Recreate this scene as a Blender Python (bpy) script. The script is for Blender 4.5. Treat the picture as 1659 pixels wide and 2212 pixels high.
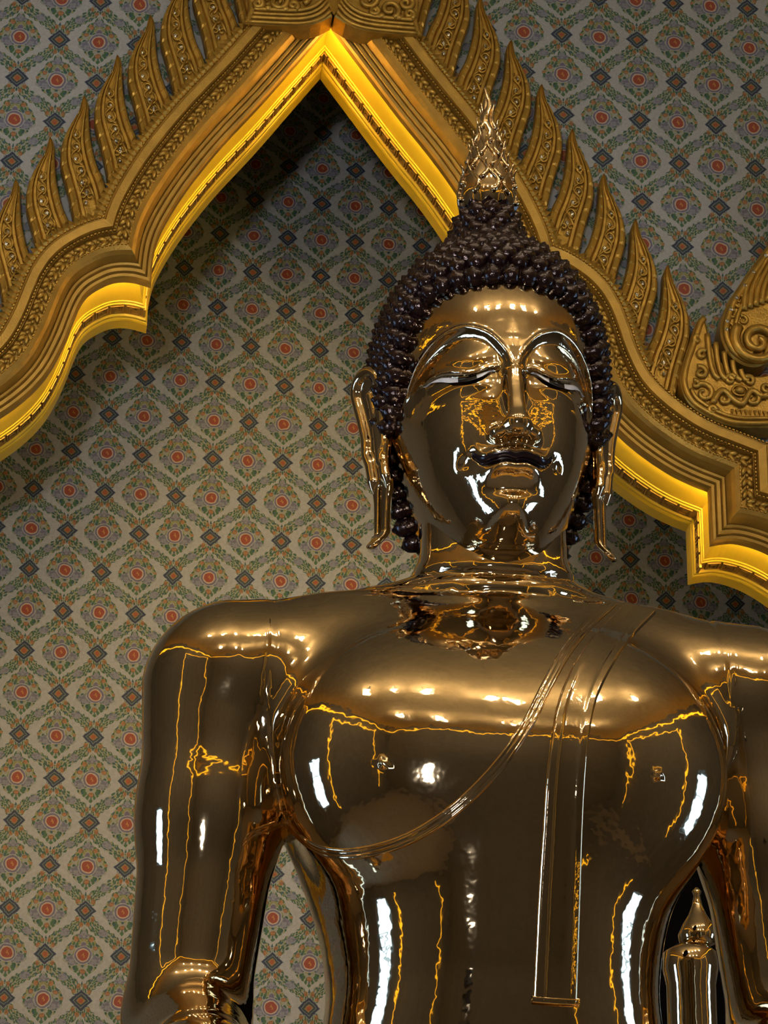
import bpy, bmesh, math, random
import numpy as np
from mathutils import Vector, Matrix

for _o in list(bpy.data.objects):
    bpy.data.objects.remove(_o)
scene = bpy.context.scene
COL = scene.collection

# ------------------------------------------------------------------ camera
IW, IH, FPX = 1659.0, 2212.0, 6378.22
YAW, PITCH, ROLL = .1166046, .4075246, .0065483
CAM = np.array([-0.9025, -5.7942, 1.6])
_cy, _sy, _cp, _sp = math.cos(YAW), math.sin(YAW), math.cos(PITCH), math.sin(PITCH)
FW = np.array([_sy * _cp, _cy * _cp, _sp])
RT = np.array([_cy, -_sy, 0.0])
UP = np.cross(RT, FW)
_c, _s = math.cos(ROLL), math.sin(ROLL)
RT, UP = _c * RT + _s * UP, -_s * RT + _c * UP
cam_data = bpy.data.cameras.new('camera')
cam = bpy.data.objects.new('camera', cam_data)
COL.objects.link(cam)
cam.matrix_world = Matrix(((RT[0], UP[0], -FW[0], CAM[0]), (RT[1], UP[1], -FW[1], CAM[1]),
                           (RT[2], UP[2], -FW[2], CAM[2]), (0, 0, 0, 1)))
cam_data.sensor_fit = 'HORIZONTAL'
cam_data.sensor_width = 36.0
cam_data.lens = FPX * 36.0 / IW
cam_data.clip_end = 200
scene.camera = cam


def pixel_ray(x, y):
    d = FW + RT * (x - IW / 2) / FPX - UP * (y - IH / 2) / FPX
    return d / np.linalg.norm(d)


def at_y(x, y, yy):
    d = pixel_ray(x, y)
    return CAM + d * (yy - CAM[1]) / d[1]


# ------------------------------------------------------------------ world, exposure
world = bpy.data.worlds.new('daylight')
scene.world = world
world.use_nodes = True
_bg = world.node_tree.nodes['Background']
_bg.inputs[0].default_value = (0.40, 0.65, 1.0, 1)
_bg.inputs[1].default_value = WORLD_STRENGTH = 7.0
scene.view_settings.view_transform = 'Standard'
scene.view_settings.look = 'None'
scene.view_settings.gamma = 1.0
scene.view_settings.use_curve_mapping = False
scene.view_settings.exposure = 0.0
scene.cycles.max_bounces = 9
scene.cycles.diffuse_bounces = 2
scene.cycles.use_light_tree = False
scene.cycles.use_adaptive_sampling = True
scene.cycles.adaptive_threshold = 0.03
scene.cycles.glossy_bounces = 8
scene.cycles.caustics_reflective = False
scene.cycles.caustics_refractive = False
COVE_STRENGTH = 3.2      # yellow light strips under the ceiling of the hall
LED_STRENGTH = 42.0       # light strip hidden behind the lip of the arch
LAMP_STRENGTH = 57.0      # pendant globes of the hall
NICHE_FILL_WATTS = 980.0  # added out-of-view lamp that brightens the niche


# ------------------------------------------------------------------ node helpers
class X:
    """tiny expression wrapper that turns arithmetic into Math nodes"""
    nt = None

    def __init__(self, s):
        self.s = s

    @staticmethod
    def op(name, *a):
        n = X.nt.nodes.new('ShaderNodeMath')
        n.operation = name
        for i, v in enumerate(a):
            if isinstance(v, X):
                X.nt.links.new(v.s, n.inputs[i])
            else:
                n.inputs[i].default_value = float(v)
        return X(n.outputs[0])

    def __add__(self, o): return X.op('ADD', self, o)
    __radd__ = __add__
    def __sub__(self, o): return X.op('SUBTRACT', self, o)
    def __rsub__(self, o): return X.op('SUBTRACT', o, self)
    def __mul__(self, o): return X.op('MULTIPLY', self, o)
    __rmul__ = __mul__
    def __truediv__(self, o): return X.op('DIVIDE', self, o)
    def __neg__(self): return X.op('MULTIPLY', self, -1.0)
    def lt(self, o): return X.op('LESS_THAN', self, o)
    def gt(self, o): return X.op('GREATER_THAN', self, o)
    def abs(self): return X.op('ABSOLUTE', self)
    def fract(self): return X.op('FRACT', self)
    def sqrt(self): return X.op('SQRT', self)
    def sin(self): return X.op('SINE', self)
    def cos(self): return X.op('COSINE', self)
    def pow(self, e): return X.op('POWER', self, e)
    def max(self, o): return X.op('MAXIMUM', self, o)
    def min(self, o): return X.op('MINIMUM', self, o)


def xsel(mask, a, b):          # mask ? a : b
    return mask * (a - b) + b if isinstance(a, X) or isinstance(b, X) else mask * (a - b) + b


def circ(px, py, cx, cy):
    dx, dy = px - cx, py - cy
    return (dx * dx + dy * dy).sqrt()


def mixc(mask, under, over):
    n = X.nt.nodes.new('ShaderNodeMix')
    n.data_type = 'RGBA'
    X.nt.links.new(mask.s, n.inputs[0])
    for sock, v in ((n.inputs[6], under), (n.inputs[7], over)):
        if isinstance(v, tuple):
            sock.default_value = (*v, 1)
        else:
            X.nt.links.new(v, sock)
    return n.outputs[2]


def new_mat(name):
    m = bpy.data.materials.new(name)
    m.use_nodes = True
    nt = m.node_tree
    X.nt = nt
    return m, nt, nt.nodes['Principled BSDF']


def simple_mat(name, col, rough=.5, metal=0.0, noise=0.0, nscale=20.0, bump=0.0, bscale=60.0, coat=0.0):
    m, nt, b = new_mat(name)
    b.inputs['Base Color'].default_value = (*col, 1)
    b.inputs['Roughness'].default_value = rough
    b.inputs['Metallic'].default_value = metal
    if coat:
        b.inputs['Coat Weight'].default_value = coat
    tc = nt.nodes.new('ShaderNodeTexCoord')
    if noise:
        t = nt.nodes.new('ShaderNodeTexNoise')
        t.inputs['Scale'].default_value = nscale
        t.inputs['Detail'].default_value = 5
        nt.links.new(tc.outputs['Object'], t.inputs['Vector'])
        f = X(t.outputs[0]) * 2.0
        out = mixc(f - .5, tuple(c * (1 - noise) for c in col), tuple(min(1, c * (1 + noise)) for c in col))
        nt.links.new(out, b.inputs['Base Color'])
    if bump:
        t = nt.nodes.new('ShaderNodeTexNoise')
        t.inputs['Scale'].default_value = bscale
        t.inputs['Detail'].default_value = 3
        nt.links.new(tc.outputs['Object'], t.inputs['Vector'])
        bp = nt.nodes.new('ShaderNodeBump')
        bp.inputs['Strength'].default_value = bump
        bp.inputs['Distance'].default_value = .01
        nt.links.new(t.outputs[0], bp.inputs['Height'])
        nt.links.new(bp.outputs[0], b.inputs['Normal'])
    return m


def emit_mat(name, col, strength):
    m, nt, b = new_mat(name)
    b.inputs['Base Color'].default_value = (*col, 1)
    b.inputs['Emission Color'].default_value = (*col, 1)
    b.inputs['Emission Strength'].default_value = strength
    return m


def wallpaper(name, ox, oz):
    """hand painted ogee lattice: medallions, white bands, flower vines and star bosses"""
    P, A = .3, 1.2121
    m, nt, b = new_mat(name)
    geo = nt.nodes.new('ShaderNodeNewGeometry')
    sep = nt.nodes.new('ShaderNodeSeparateXYZ')
    nt.links.new(geo.outputs['Position'], sep.inputs[0])
    wob = nt.nodes.new('ShaderNodeTexNoise')
    wob.inputs['Scale'].default_value = 30
    wob.inputs['Detail'].default_value = 2
    nt.links.new(geo.outputs['Position'], wob.inputs['Vector'])
    wsep = nt.nodes.new('ShaderNodeSeparateColor')
    nt.links.new(wob.outputs['Color'], wsep.inputs[0])
    x = (X(sep.outputs[0]) - ox) / P + (X(wsep.outputs[0]) - .5) * .035
    y = (X(sep.outputs[2]) - oz) / (P * A) + (X(wsep.outputs[1]) - .5) * .035
    fx, fy = (x + .5).fract() - .5, (y + .5).fract() - .5
    au, av = fx.abs(), fy.abs()
    s = au - av
    w = au + av - .5 - (s * (2 * math.pi)).sin() * .058
    inA = w.lt(0.0)
    px = xsel(inA, au, .5 - au)
    py = xsel(inA, fy, y.fract() - .5) * A
    ground = (.42, .43, .435)
    leafc = nt.nodes.new('ShaderNodeCombineXYZ')

    def vor(u, v, scale, feat='F1'):
        c = nt.nodes.new('ShaderNodeCombineXYZ')
        nt.links.new(u.s, c.inputs[0])
        nt.links.new(v.s, c.inputs[1])
        t = nt.nodes.new('ShaderNodeTexVoronoi')
        t.voronoi_dimensions = '2D'
        t.feature = feat
        t.inputs['Scale'].default_value = scale
        nt.links.new(c.outputs[0], t.inputs['Vector'])
        return t

    def leaves(u, v, scale, thr):
        t1 = vor(u, v, scale)
        rnd = nt.nodes.new('ShaderNodeSeparateColor')
        nt.links.new(t1.outputs['Color'], rnd.inputs[0])
        g = mixc(X(rnd.outputs[0]).gt(.45), (.030, .098, .055), (.060, .145, .060))
        g = mixc(X(rnd.outputs[1]).gt(.70), g, (.045, .11, .125))
        g = mixc(X(rnd.outputs[2]).gt(.78), g, (.27, .27, .10))
        return mixc(X(t1.outputs['Distance']).lt(thr + .03), (.33, .34, .29), g)

    # vine along the lattice
    along = s + w * .6
    col = mixc((w.abs() - (s * 56.0).sin() * .012).lt(.094), ground, leaves(along * 1.15 + w * .9, w * 1.5 - s * .5, 19.0, .47))
    ring = vor(px, py, 26.0)
    lil = mixc(X(ring.outputs['Distance']).gt(.5), (.25, .26, .31), (.17, .17, .23))
    col = mixc((circ(s, w * 1.25, 0.0, 0.0) - (X(ring.outputs['Distance']) - .5) * .03).lt(.088), col, lil)
    orange = mixc(X(ring.outputs['Distance']).gt(.45), (.40, .19, .075), (.29, .13, .05))
    for ss in (.30,):
        for ww in (.055, -.055):
            col = mixc(circ(s.abs(), w, ss, ww).lt(.038), col, orange)
    # medallion
    t = xsel(py.gt(-.02), (py + .02) / .41, (py + .02) / -.31).max(0.0).min(1.0)
    half = ((t * math.pi).cos() * .5 + .5).max(0.0001).pow(.55) * .258
    scal = ((py * 60.0).sin() + (px * 50.0).cos()) * .008
    inside = px.lt(half + scal - .002)
    med = leaves(px * 1.25 + py * .55, py * .85 - px * .55, 19.0, .47)
    for cx, cy, r in ((.172, -.06, .066), (.12, -.10, .04), (0.0, .285, .052), (.045, .26, .03)):
        med = mixc((circ(px, py, cx, cy) - (X(ring.outputs['Distance']) - .5) * .03).lt(r), med, lil)
    for cx, cy, r in ((.10, .215, .034), (.160, .10, .031), (0.0, -.215, .034), (.245, .015, .020)):
        med = mixc(circ(px, py, cx, cy).lt(r), med, orange)
    med = mixc(circ(px * 1.6, py, 0.0, .12).lt(.062), med, (.16, .14, .22))
    d0 = circ(px, py * .97, 0.0, 0.0)
    for r, c in ((.124, (.40, .41, .42)), (.113, (.17, .15, .23)), (.088, (.55, .42, .30)), (.072, (.33, .065, .03))):
        med = mixc(d0.lt(r), med, c)
    sgn = xsel(inA, fx, (x.fract() - .5))
    curl = ((circ(sgn, py, 0.0, -.012) - .018).abs().lt(.007)) * (sgn + py * .8).gt(-.012)
    stem = (sgn - .004).abs().lt(.006) * py.gt(.0) * py.lt(.036)
    med = mixc(curl.max(stem), med, (.50, .24, .05))
    col = mixc(inside, col, med)
    # star bosses
    hi = s.gt(0.0)
    sp = xsel(hi, .5 - au, au)
    sq = xsel(hi, av, .5 - av) * A
    dia = sp / .152 + sq / .148
    box = sp.max(sq) / .084
    star = dia.min(box.max(dia * .82))
    for r, c in ((1.02, (.30, .34, .36)), (.96, (.022, .035, .075)), (.70, (.16, .22, .22)), (.62, (.035, .05, .06)), (.40, (.26, .20, .09))):
        col = mixc(star.lt(r), col, c)
    col = mixc(circ(sp, sq, 0.0, 0.0).lt(.040), col, (.36, .15, .04))
    col = mixc(circ(sp, sq, 0.0, 0.0).lt(.028), col, (.36, .09, .03))
    # brush mottling
    n2 = nt.nodes.new('ShaderNodeTexNoise')
    n2.inputs['Scale'].default_value = 90
    n2.inputs['Detail'].default_value = 4
    nt.links.new(geo.outputs['Position'], n2.inputs['Vector'])
    hs = nt.nodes.new('ShaderNodeHueSaturation')
    hs.inputs['Saturation'].default_value = 1.0
    nt.links.new((X(n2.outputs[0]) * .5 + .75).s, hs.inputs['Value'])
    nt.links.new(col, hs.inputs['Color'])
    nt.links.new(hs.outputs[0], b.inputs['Base Color'])
    b.inputs['Roughness'].default_value = .55
    return m


M = {}
M['paper_niche'] = wallpaper('painted wall niche', -.1447, 6.7936)
M['paper_front'] = wallpaper('painted wall front', 1.0757, 7.5409)
M['gold'] = simple_mat('polished gold', (.69, .545, .355), .05, 1.0, bump=.18, bscale=13)
M['gold_smooth'] = simple_mat('polished gold smooth', (.69, .545, .355), .06, 1.0, bump=.10, bscale=30)
M['hair'] = simple_mat('dark lacquered hair', (.022, .009, .010), .17, .5, bump=.25, bscale=120, coat=.4)
M['lip'] = simple_mat('dark inlay', (.018, .010, .014), .2, .3)
M['pearl'] = simple_mat('mother of pearl', (.72, .74, .80), .2, 0, noise=.15, nscale=60, coat=.5)
M['black'] = simple_mat('black obsidian', (.004, .004, .006), .06, 0, coat=.5)
M['gilt'] = simple_mat('gilded carving', (.60, .355, .06), .36, .62, noise=.22, nscale=26, bump=.16, bscale=120)
M['gilt_band'] = simple_mat('gilded moulding', (.49, .29, .05), .42, .55, noise=.2, nscale=14, bump=.14, bscale=120)
M['mirror'] = simple_mat('mirror glass mosaic', (.75, .70, .55), .12, .9, noise=.3, nscale=80, bump=.8, bscale=90)
M['yellow'] = simple_mat('yellow gold paint', (.86, .58, .03), .36, .2, noise=.06, nscale=8, bump=.08, bscale=60)
M['led'] = emit_mat('warm light strip', (1.0, .76, .30), LED_STRENGTH)
M['cove'] = emit_mat('yellow cove strip', (1.0, .52, .02), COVE_STRENGTH)
M['lamp_glow'] = emit_mat('lamp glow', (1.0, .90, .72), LAMP_STRENGTH)
M['lamp_can'] = simple_mat('dark lamp can', (.05, .045, .04), .4, .6)
M['ceiling'] = simple_mat('warm ceiling', (.66, .50, .27), .7, noise=.15, nscale=3)
M['plaster'] = simple_mat('hall plaster', (.19, .178, .155), .8, noise=.15, nscale=2)
M['floor'] = simple_mat('dark carpet floor', (.24, .215, .18), .8, noise=.2, nscale=4)
M['niche_side'] = simple_mat('niche plaster', (.28, .25, .21), .8, noise=.15, nscale=3)
M['marble'] = simple_mat('pale marble', (.62, .58, .52), .3, noise=.12, nscale=5)
M['frame_wood'] = simple_mat('dark door wood', (.07, .03, .015), .4, noise=.3, nscale=9)


# ------------------------------------------------------------------ object helpers
def link(o, parent=None):
    COL.objects.link(o)
    if parent is not None:
        o.parent = parent
        o.matrix_parent_inverse = Matrix.Translation(-parent.location)
    return o


def empty(name, loc, label=None, cat=None, group=None):
    o = bpy.data.objects.new(name, None)
    COL.objects.link(o)
    o.location = loc
    o.empty_display_size = .1
    return tag(o, label, cat, group)


def tag(o, label=None, cat=None, group=None, kind=None):
    for k, v in (('label', label), ('category', cat), ('group', group), ('kind', kind)):
        if v:
            o[k] = v
    return o


def mesh_data(name, verts, faces, mat, smooth=True, normals=None):
    me = bpy.data.meshes.new(name)
    me.from_pydata([tuple(map(float, v)) for v in verts], [], [tuple(map(int, f)) for f in faces])
    me.materials.append(mat)
    if smooth:
        me.polygons.foreach_set('use_smooth', [True] * len(me.polygons))
    me.update()
    if normals is not None:
        me.normals_split_custom_set_from_vertices([tuple(map(float, n)) for n in normals])
    return me


def mobj(name, verts, faces, mat, parent=None, smooth=True, normals=None):
    o = bpy.data.objects.new(name, mesh_data(name, verts, faces, mat, smooth, normals))
    if parent is not None and parent.type == 'MESH':
        COL.objects.link(o)
        o.parent = parent
        o.matrix_parent_inverse = Matrix.Identity(4)
        return o
    return link(o, parent)


class MB:
    """collects pieces of one part"""

    def __init__(self):
        self.v, self.f = [], []

    def add(self, v, f):
        n = len(self.v)
        self.v += [tuple(p) for p in v]
        self.f += [tuple(i + n for i in q) for q in f]
        return self

    def box(self, x0, x1, y0, y1, z0, z1):
        v = [(x, y, z) for x in (x0, x1) for y in (y0, y1) for z in (z0, z1)]
        return self.add(v, [(0, 1, 3, 2), (4, 6, 7, 5), (0, 4, 5, 1), (2, 3, 7, 6), (0, 2, 6, 4), (1, 5, 7, 3)])

    def tube(self, pts, rad, seg=6, flat=1.0, cap=True):
        pts = np.asarray(pts, float)
        n = len(pts)
        rad = np.full(n, rad) if np.isscalar(rad) else np.asarray(rad, float)
        tan = np.gradient(pts, axis=0)
        tan /= np.linalg.norm(tan, axis=1)[:, None] + 1e-12
        ref = np.array([0, 1.0, 0])
        v, f = [], []
        for i in range(n):
            a = np.cross(tan[i], ref)
            if np.linalg.norm(a) < 1e-3:
                a = np.cross(tan[i], [1.0, 0, 0]) + 1e-6
            a /= np.linalg.norm(a)
            bb = np.cross(a, tan[i])
            for k in range(seg):
                th = 2 * math.pi * k / seg
                v.append(pts[i] + rad[i] * (math.cos(th) * a + flat * math.sin(th) * bb))
        for i in range(n - 1):
            for k in range(seg):
                k2 = (k + 1) % seg
                f.append((i * seg + k, i * seg + k2, (i + 1) * seg + k2, (i + 1) * seg + k))
        if cap:
            f.append(tuple(range(seg))[::-1])
            f.append(tuple((n - 1) * seg + k for k in range(seg)))
        return self.add(v, f)

    def ball(self, c, r, seg=8, rings=5):
        rx, ry, rz = (r, r, r) if np.isscalar(r) else r
        v = [(c[0], c[1], c[2] + rz)]
        for i in range(1, rings):
            ph = math.pi * i / rings
            for k in range(seg):
                th = 2 * math.pi * k / seg
                v.append((c[0] + rx * math.sin(ph) * math.cos(th), c[1] + ry * math.sin(ph) * math.sin(th), c[2] + rz * math.cos(ph)))
        v.append((c[0], c[1], c[2] - rz))
        f = [(0, 1 + k, 1 + (k + 1) % seg) for k in range(seg)]
        for i in range(rings - 2):
            for k in range(seg):
                a, b2 = 1 + i * seg + k, 1 + i * seg + (k + 1) % seg
                f.append((a, a + seg, b2 + seg, b2))
        last = len(v) - 1
        f += [(last, 1 + (rings - 2) * seg + (k + 1) % seg, 1 + (rings - 2) * seg + k) for k in range(seg)]
        return self.add(v, f)

    def lathe(self, prof, seg=24, c=(0, 0)):
        v, f = [], []
        for r, z in prof:
            for k in range(seg):
                th = 2 * math.pi * k / seg
                v.append((c[0] + r * math.cos(th), c[1] + r * math.sin(th), z))
        for i in range(len(prof) - 1):
            for k in range(seg):
                k2 = (k + 1) % seg
                f.append((i * seg + k, i * seg + k2, (i + 1) * seg + k2, (i + 1) * seg + k))
        f.append(tuple(range(seg))[::-1])
        f.append(tuple((len(prof) - 1) * seg + k for k in range(seg)))
        return self.add(v, f)

    def plate(self, outline, y0, y1, bevel=.008):
        """closed (x,z) outline extruded from y0 (front) to y1 with a chamfered front edge"""
        o = np.asarray(outline, float)
        n = len(o)
        area = np.sum(o[:, 0] * np.roll(o[:, 1], -1) - np.roll(o[:, 0], -1) * o[:, 1])
        if area < 0:
            o = o[::-1]
        e = np.roll(o, -1, 0) - o
        e /= np.linalg.norm(e, axis=1)[:, None] + 1e-12
        nrm = np.stack([-e[:, 1], e[:, 0]], 1)
        nn = nrm + np.roll(nrm, 1, 0)
        nn /= np.linalg.norm(nn, axis=1)[:, None] + 1e-9
        ins = o + nn * bevel
        v = [(p[0], y1, p[1]) for p in o] + [(p[0], y0 + bevel, p[1]) for p in o] + [(p[0], y0, p[1]) for p in ins]
        f = []
        for i in range(n):
            j = (i + 1) % n
            f += [(i, j, n + j, n + i), (n + i, n + j, 2 * n + j, 2 * n + i)]
        f += [tuple(range(2 * n, 3 * n)), tuple(range(n))[::-1]]
        return self.add(v, f)

    def obj(self, name, mat, parent=None, smooth=True):
        return mobj(name, self.v, self.f, mat, parent, smooth)

    def data(self, name, mat, smooth=True):
        return mesh_data(name, self.v, self.f, mat, smooth)


def structure(o):
    o['kind'] = 'structure'
    return o


def catmull(pts, n=8, closed=False):
    p = np.asarray(pts, float)
    if closed:
        p = np.vstack([p[-1], p, p[0], p[1]])
    else:
        p = np.vstack([2 * p[0] - p[1], p, 2 * p[-1] - p[-2]])
    out = []
    for i in range(1, len(p) - 2):
        for k in range(n):
            t = k / n
            a, b, c, d = p[i - 1], p[i], p[i + 1], p[i + 2]
            out.append(.5 * (2 * b + (c - a) * t + (2 * a - 5 * b + 4 * c - d) * t * t + (3 * b - a - 3 * c + d) * t ** 3))
    if not closed:
        out.append(p[-2])
    return np.array(out)

M['screen_shade'] = simple_mat('gap shade black', (.004, .003, .003), .9, noise=.3, nscale=9)  # near-black colour stands in for the shade in the gap under the arm
M['screen_shade'].node_tree.nodes['Principled BSDF'].inputs['Specular IOR Level'].default_value = .05
# ------------------------------------------------------------------ arch contour (half, relative to the arch axis)
XC = .014                      # x of the arch axis
YF = 3.9334                    # plane of the front wall
YN = 5.685                     # plane of the niche wall
_arm = catmull([(0, 7.872), (.13, 7.685), (.262, 7.496), (.402, 7.308), (.500, 7.158), (.560, 7.052), (.606, 6.955), (.634, 6.875), (.647, 6.79), (.650, 6.690)], 6)
_lobe = catmull([(.650, 6.690), (.72, 6.706), (.785, 6.700), (.838, 6.672), (.880, 6.636), (.906, 6.590), (.926, 6.530), (.956, 6.43), (1.0, 6.322), (1.046, 6.248), (1.096, 6.190), (1.152, 6.138), (1.215, 6.090), (1.285, 6.045), (1.357, 6.010), (1.424, 5.985)], 5)
_drop = np.array([(1.424, 5.985), (1.424, 5.767)])
_low = catmull([(1.424, 5.767), (1.498, 5.782), (1.567, 5.773), (1.642, 5.745), (1.73, 5.688), (1.81, 5.60), (1.88, 5.46), (1.93, 5.28), (1.97, 5.0), (1.99, 4.6), (2.0, 4.0)], 4)
_base = np.array([(2.0, 4.0), (2.0, 2.0), (2.0, 0.0)])
PIECES = [_arm, _lobe, _drop, np.vstack([_low[:-1], _base])]
WEDGE = (True, False, True)      # joints where the frame narrows to a tip


def cross_pt(p, p2, q, q2):
    r, s = p2 - p, q2 - q
    den = r[0] * s[1] - r[1] * s[0]
    if abs(den) < 1e-12:
        return None
    t = ((q[0] - p[0]) * s[1] - (q[1] - p[1]) * s[0]) / den
    u = ((q[0] - p[0]) * r[1] - (q[1] - p[1]) * r[0]) / den
    return t, u, p + r * t


def half_path(w):
    """half contour offset outward by w, corners mitred, constant vertex count"""
    out = []
    for k, pc in enumerate(PIECES):
        d = np.gradient(pc, axis=0) if len(pc) > 2 else np.tile(pc[1] - pc[0], (2, 1))
        d[0], d[-1] = pc[1] - pc[0], pc[-1] - pc[-2]
        d = d / np.linalg.norm(d, axis=1)[:, None]
        o = pc + np.stack([-d[:, 1], d[:, 0]], 1) * w
        if k == 0:      # apex mitre on the axis
            n = np.array([-d[0, 1], d[0, 0]])
            o[0] = [0, pc[0, 1] + w / n[1]]
        out.append(o)
    for k, wedge in enumerate(WEDGE):
        A, B = out[k], out[k + 1]
        if wedge and w > 1e-6:
            best = None
            for i in range(len(A) - 2, -1, -1):
                for j in range(len(B) - 1):
                    c = cross_pt(A[i], A[i + 1], B[j], B[j + 1])
                    if c and -1e-6 <= c[0] <= 1 + 1e-6 and -1e-6 <= c[1] <= 1 + 1e-6:
                        best = (i, j, c[2])
                        break
                if best:
                    break
            if best:
                i, j, x = best
                A[i + 1:] = x
                B[:j + 1] = x
                continue
        c = cross_pt(A[-2], A[-1], B[0], B[1])
        x = c[2] if c is not None else (A[-1] + B[0]) / 2
        A[-1] = x
        B[0] = x
    return np.vstack([out[0]] + [o[1:] for o in out[1:]])


def side_path(w, sx):
    h = half_path(w)
    k = np.concatenate([[True], np.linalg.norm(np.diff(h, axis=0), axis=1) > 1e-6])
    return h[k] * [sx, 1] + [XC, 0]


def full_path(w):
    """left base -> apex -> right base, offset outward by w"""
    h = half_path(w)
    return np.vstack([(h * [-1, 1] + [XC, 0])[::-1], (h + [XC, 0])[1:]])


def arch_sweep(name, prof, mat, parent, smooth=False):
    """prof: list of (w, y)"""
    paths = [full_path(w) for w, _ in prof]
    n = len(paths[0])
    v = [(p[0], y, p[1]) for path, (_, y) in zip(paths, prof) for p in path]
    f = [(i * n + k, i * n + k + 1, (i + 1) * n + k + 1, (i + 1) * n + k) for i in range(len(prof) - 1) for k in range(n - 1)]
    return mobj(name, v, f, mat, parent, smooth)


# ------------------------------------------------------------------ hall shell
HX, HY0, HZ = 6.2, -10.5, 8.9
structure(MB().box(-HX - .3, HX + .3, HY0 - .3, 6.2, -.2, 0).obj('floor', M['floor'], smooth=False))
structure(MB().box(-HX - .3, HX + .3, HY0 - .3, 6.2, HZ, HZ + .2).obj('ceiling', M['ceiling'], smooth=False))


def pierced_wall(name, mat, fixed, lo, hi, z1, holes, axis, thick):
    """wall in plane axis=fixed, running lo..hi, with rectangular holes (a, b, z0, z1)"""
    mb = MB()
    cuts = sorted({lo, hi, *[h[0] for h in holes], *[h[1] for h in holes]})
    for a, b in zip(cuts[:-1], cuts[1:]):
        zs = [(0, z1)]
        for h in holes:
            if h[0] <= a + 1e-6 and h[1] >= b - 1e-6:
                zs = [(0, h[2]), (h[3], z1)]
        for z0, zz in zs:
            if zz - z0 > 1e-4:
                if axis == 'y':
                    mb.box(a, b, fixed, fixed + thick, z0, zz)
                else:
                    mb.box(fixed, fixed + thick, a, b, z0, zz)
    return structure(mb.obj(name, mat, smooth=False))


front_holes = []
side_holes = [(-1.2, .1, 1.2, 4.5)]
pierced_wall('wall_back', M['plaster'], HY0 - .3, -HX, HX, HZ, front_holes, 'y', .3)
pierced_wall('wall_left', M['plaster'], -HX - .3, HY0, 6.2, HZ, side_holes, 'x', .3)
pierced_wall('wall_right', M['plaster'], HX, HY0, 6.2, HZ, side_holes, 'x', .3)
_k = 0
for side, hs in (('y', front_holes), ('l', side_holes), ('r', side_holes)):
    for a, b, z0, z1 in hs:
        _k += 1
        mb = MB()
        t = .09
        bars = [(a, a + t, z0, z1), (b - t, b, z0, z1), (a, b, z1 - t, z1), (a, b, z0, z0 + t)]
        bars += [(a, b, z0 + (z1 - z0) * q - .03, z0 + (z1 - z0) * q + .03) for q in (.62,)]
        for c, d, e, g in bars:
            if side == 'y':
                mb.box(c, d, HY0 - .2, HY0 - .12, e, g)
            elif side == 'l':
                mb.box(-HX - .2, -HX - .12, c, d, e, g)
            else:
                mb.box(HX + .12, HX + .2, c, d, e, g)
        structure(mb.obj('window_%d' % _k, M['frame_wood'], smooth=False))
# yellow cove strips running under the ceiling
for nm, bx in (('trim_1', (-HX + .02, HX - .02, HY0 + .01, HY0 + .07, 8.22, 8.30)),
               ('trim_2', (-HX + .01, -HX + .07, HY0 + .1, 3.8, 8.22, 8.30)),
               ('trim_3', (HX - .07, HX - .01, HY0 + .1, 3.8, 8.22, 8.30))):
    structure(MB().box(*bx).obj(nm, M['cove'], smooth=False))

# tall panels on the hall walls, outlined by the same yellow strips
_t = 3
for side in ('l', 'r'):
    for a, c in ((-8.2, -2.3),):
        _t += 1
        mb = MB()
        z0, z1, w_ = .7, 7.5, .05
        for p, q, r, s in ((a, a + w_, z0, z1), (c - w_, c, z0, z1), (a + w_, c - w_, z1 - w_, z1)):
            if side == 'y':
                mb.box(p, q, HY0 + .002, HY0 + .04, r, s)
            elif side == 'l':
                mb.box(-HX + .002, -HX + .04, p, q, r, s)
            else:
                mb.box(HX - .04, HX - .002, p, q, r, s)
        structure(mb.obj('trim_%d' % _t, M['cove'], smooth=False))

# front wall with the arch opening
from mathutils.geometry import delaunay_2d_cdt
_in = full_path(.10)
_kp = np.concatenate([[True], np.linalg.norm(np.diff(_in, axis=0), axis=1) > 1e-6])
_in = [tuple(p) for p in _in[_kp]]
ring = _in + [(HX, 0), (HX, HZ), (-HX, HZ), (-HX, 0)]
vv, _, ff, *_ = delaunay_2d_cdt([Vector(p) for p in ring], [], [list(range(len(ring)))], 1, 1e-7)
me = mesh_data('wall_front', [(p[0], YF, p[1]) for p in vv], [f if True else f for f in ff], M['paper_front'], False)
wf = bpy.data.objects.new('wall_front', me)
COL.objects.link(wf)
structure(wf)
structure(MB().box(-4.2, 4.2, YN, YN + .2, 0, HZ).obj('wall_niche', M['paper_niche'], smooth=False))
structure(MB().box(-4.4, -4.2, YF + .02, YN + .2, 0, HZ).obj('wall_niche_left', M['niche_side'], smooth=False))
structure(MB().box(4.2, 4.4, YF + .02, YN + .2, 0, HZ).obj('wall_niche_right', M['niche_side'], smooth=False))

# ------------------------------------------------------------------ gilded arch
arch = empty('gilded_arch', (XC, YF, 0), 'carved gilded arch with flame-leaf crest and glowing yellow inner edge on the patterned wall', 'arch')
arch_sweep('inner_cove', [(0, 3.955), (0, 3.925), (.006, 3.912), (.016, 3.910), (.018, 3.918), (.024, 3.904), (.036, 3.902), (.038, 3.910), (.044, 3.896), (.052, 3.893), (.054, 3.900), (.060, 3.880), (.068, 3.860), (.080, 3.846), (.094, 3.838), (.100, 3.836)], M['gilt_band'], arch)
arch_sweep('chain_bed', [(.100, 3.836), (.102, 3.860), (.146, 3.856), (.148, 3.832)], M['gilt_band'], arch)
arch_sweep('outer_band', [(.160, 3.828), (.163, 3.812), (.192, 3.808), (.197, 3.818), (.204, 3.814), (.208, 3.824), (.208, 3.93)], M['gilt_band'], arch)
arch_sweep('bead_bed', [(.148, 3.832), (.149, 3.838), (.159, 3.838), (.160, 3.828)], M['gilt_band'], arch)
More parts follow.
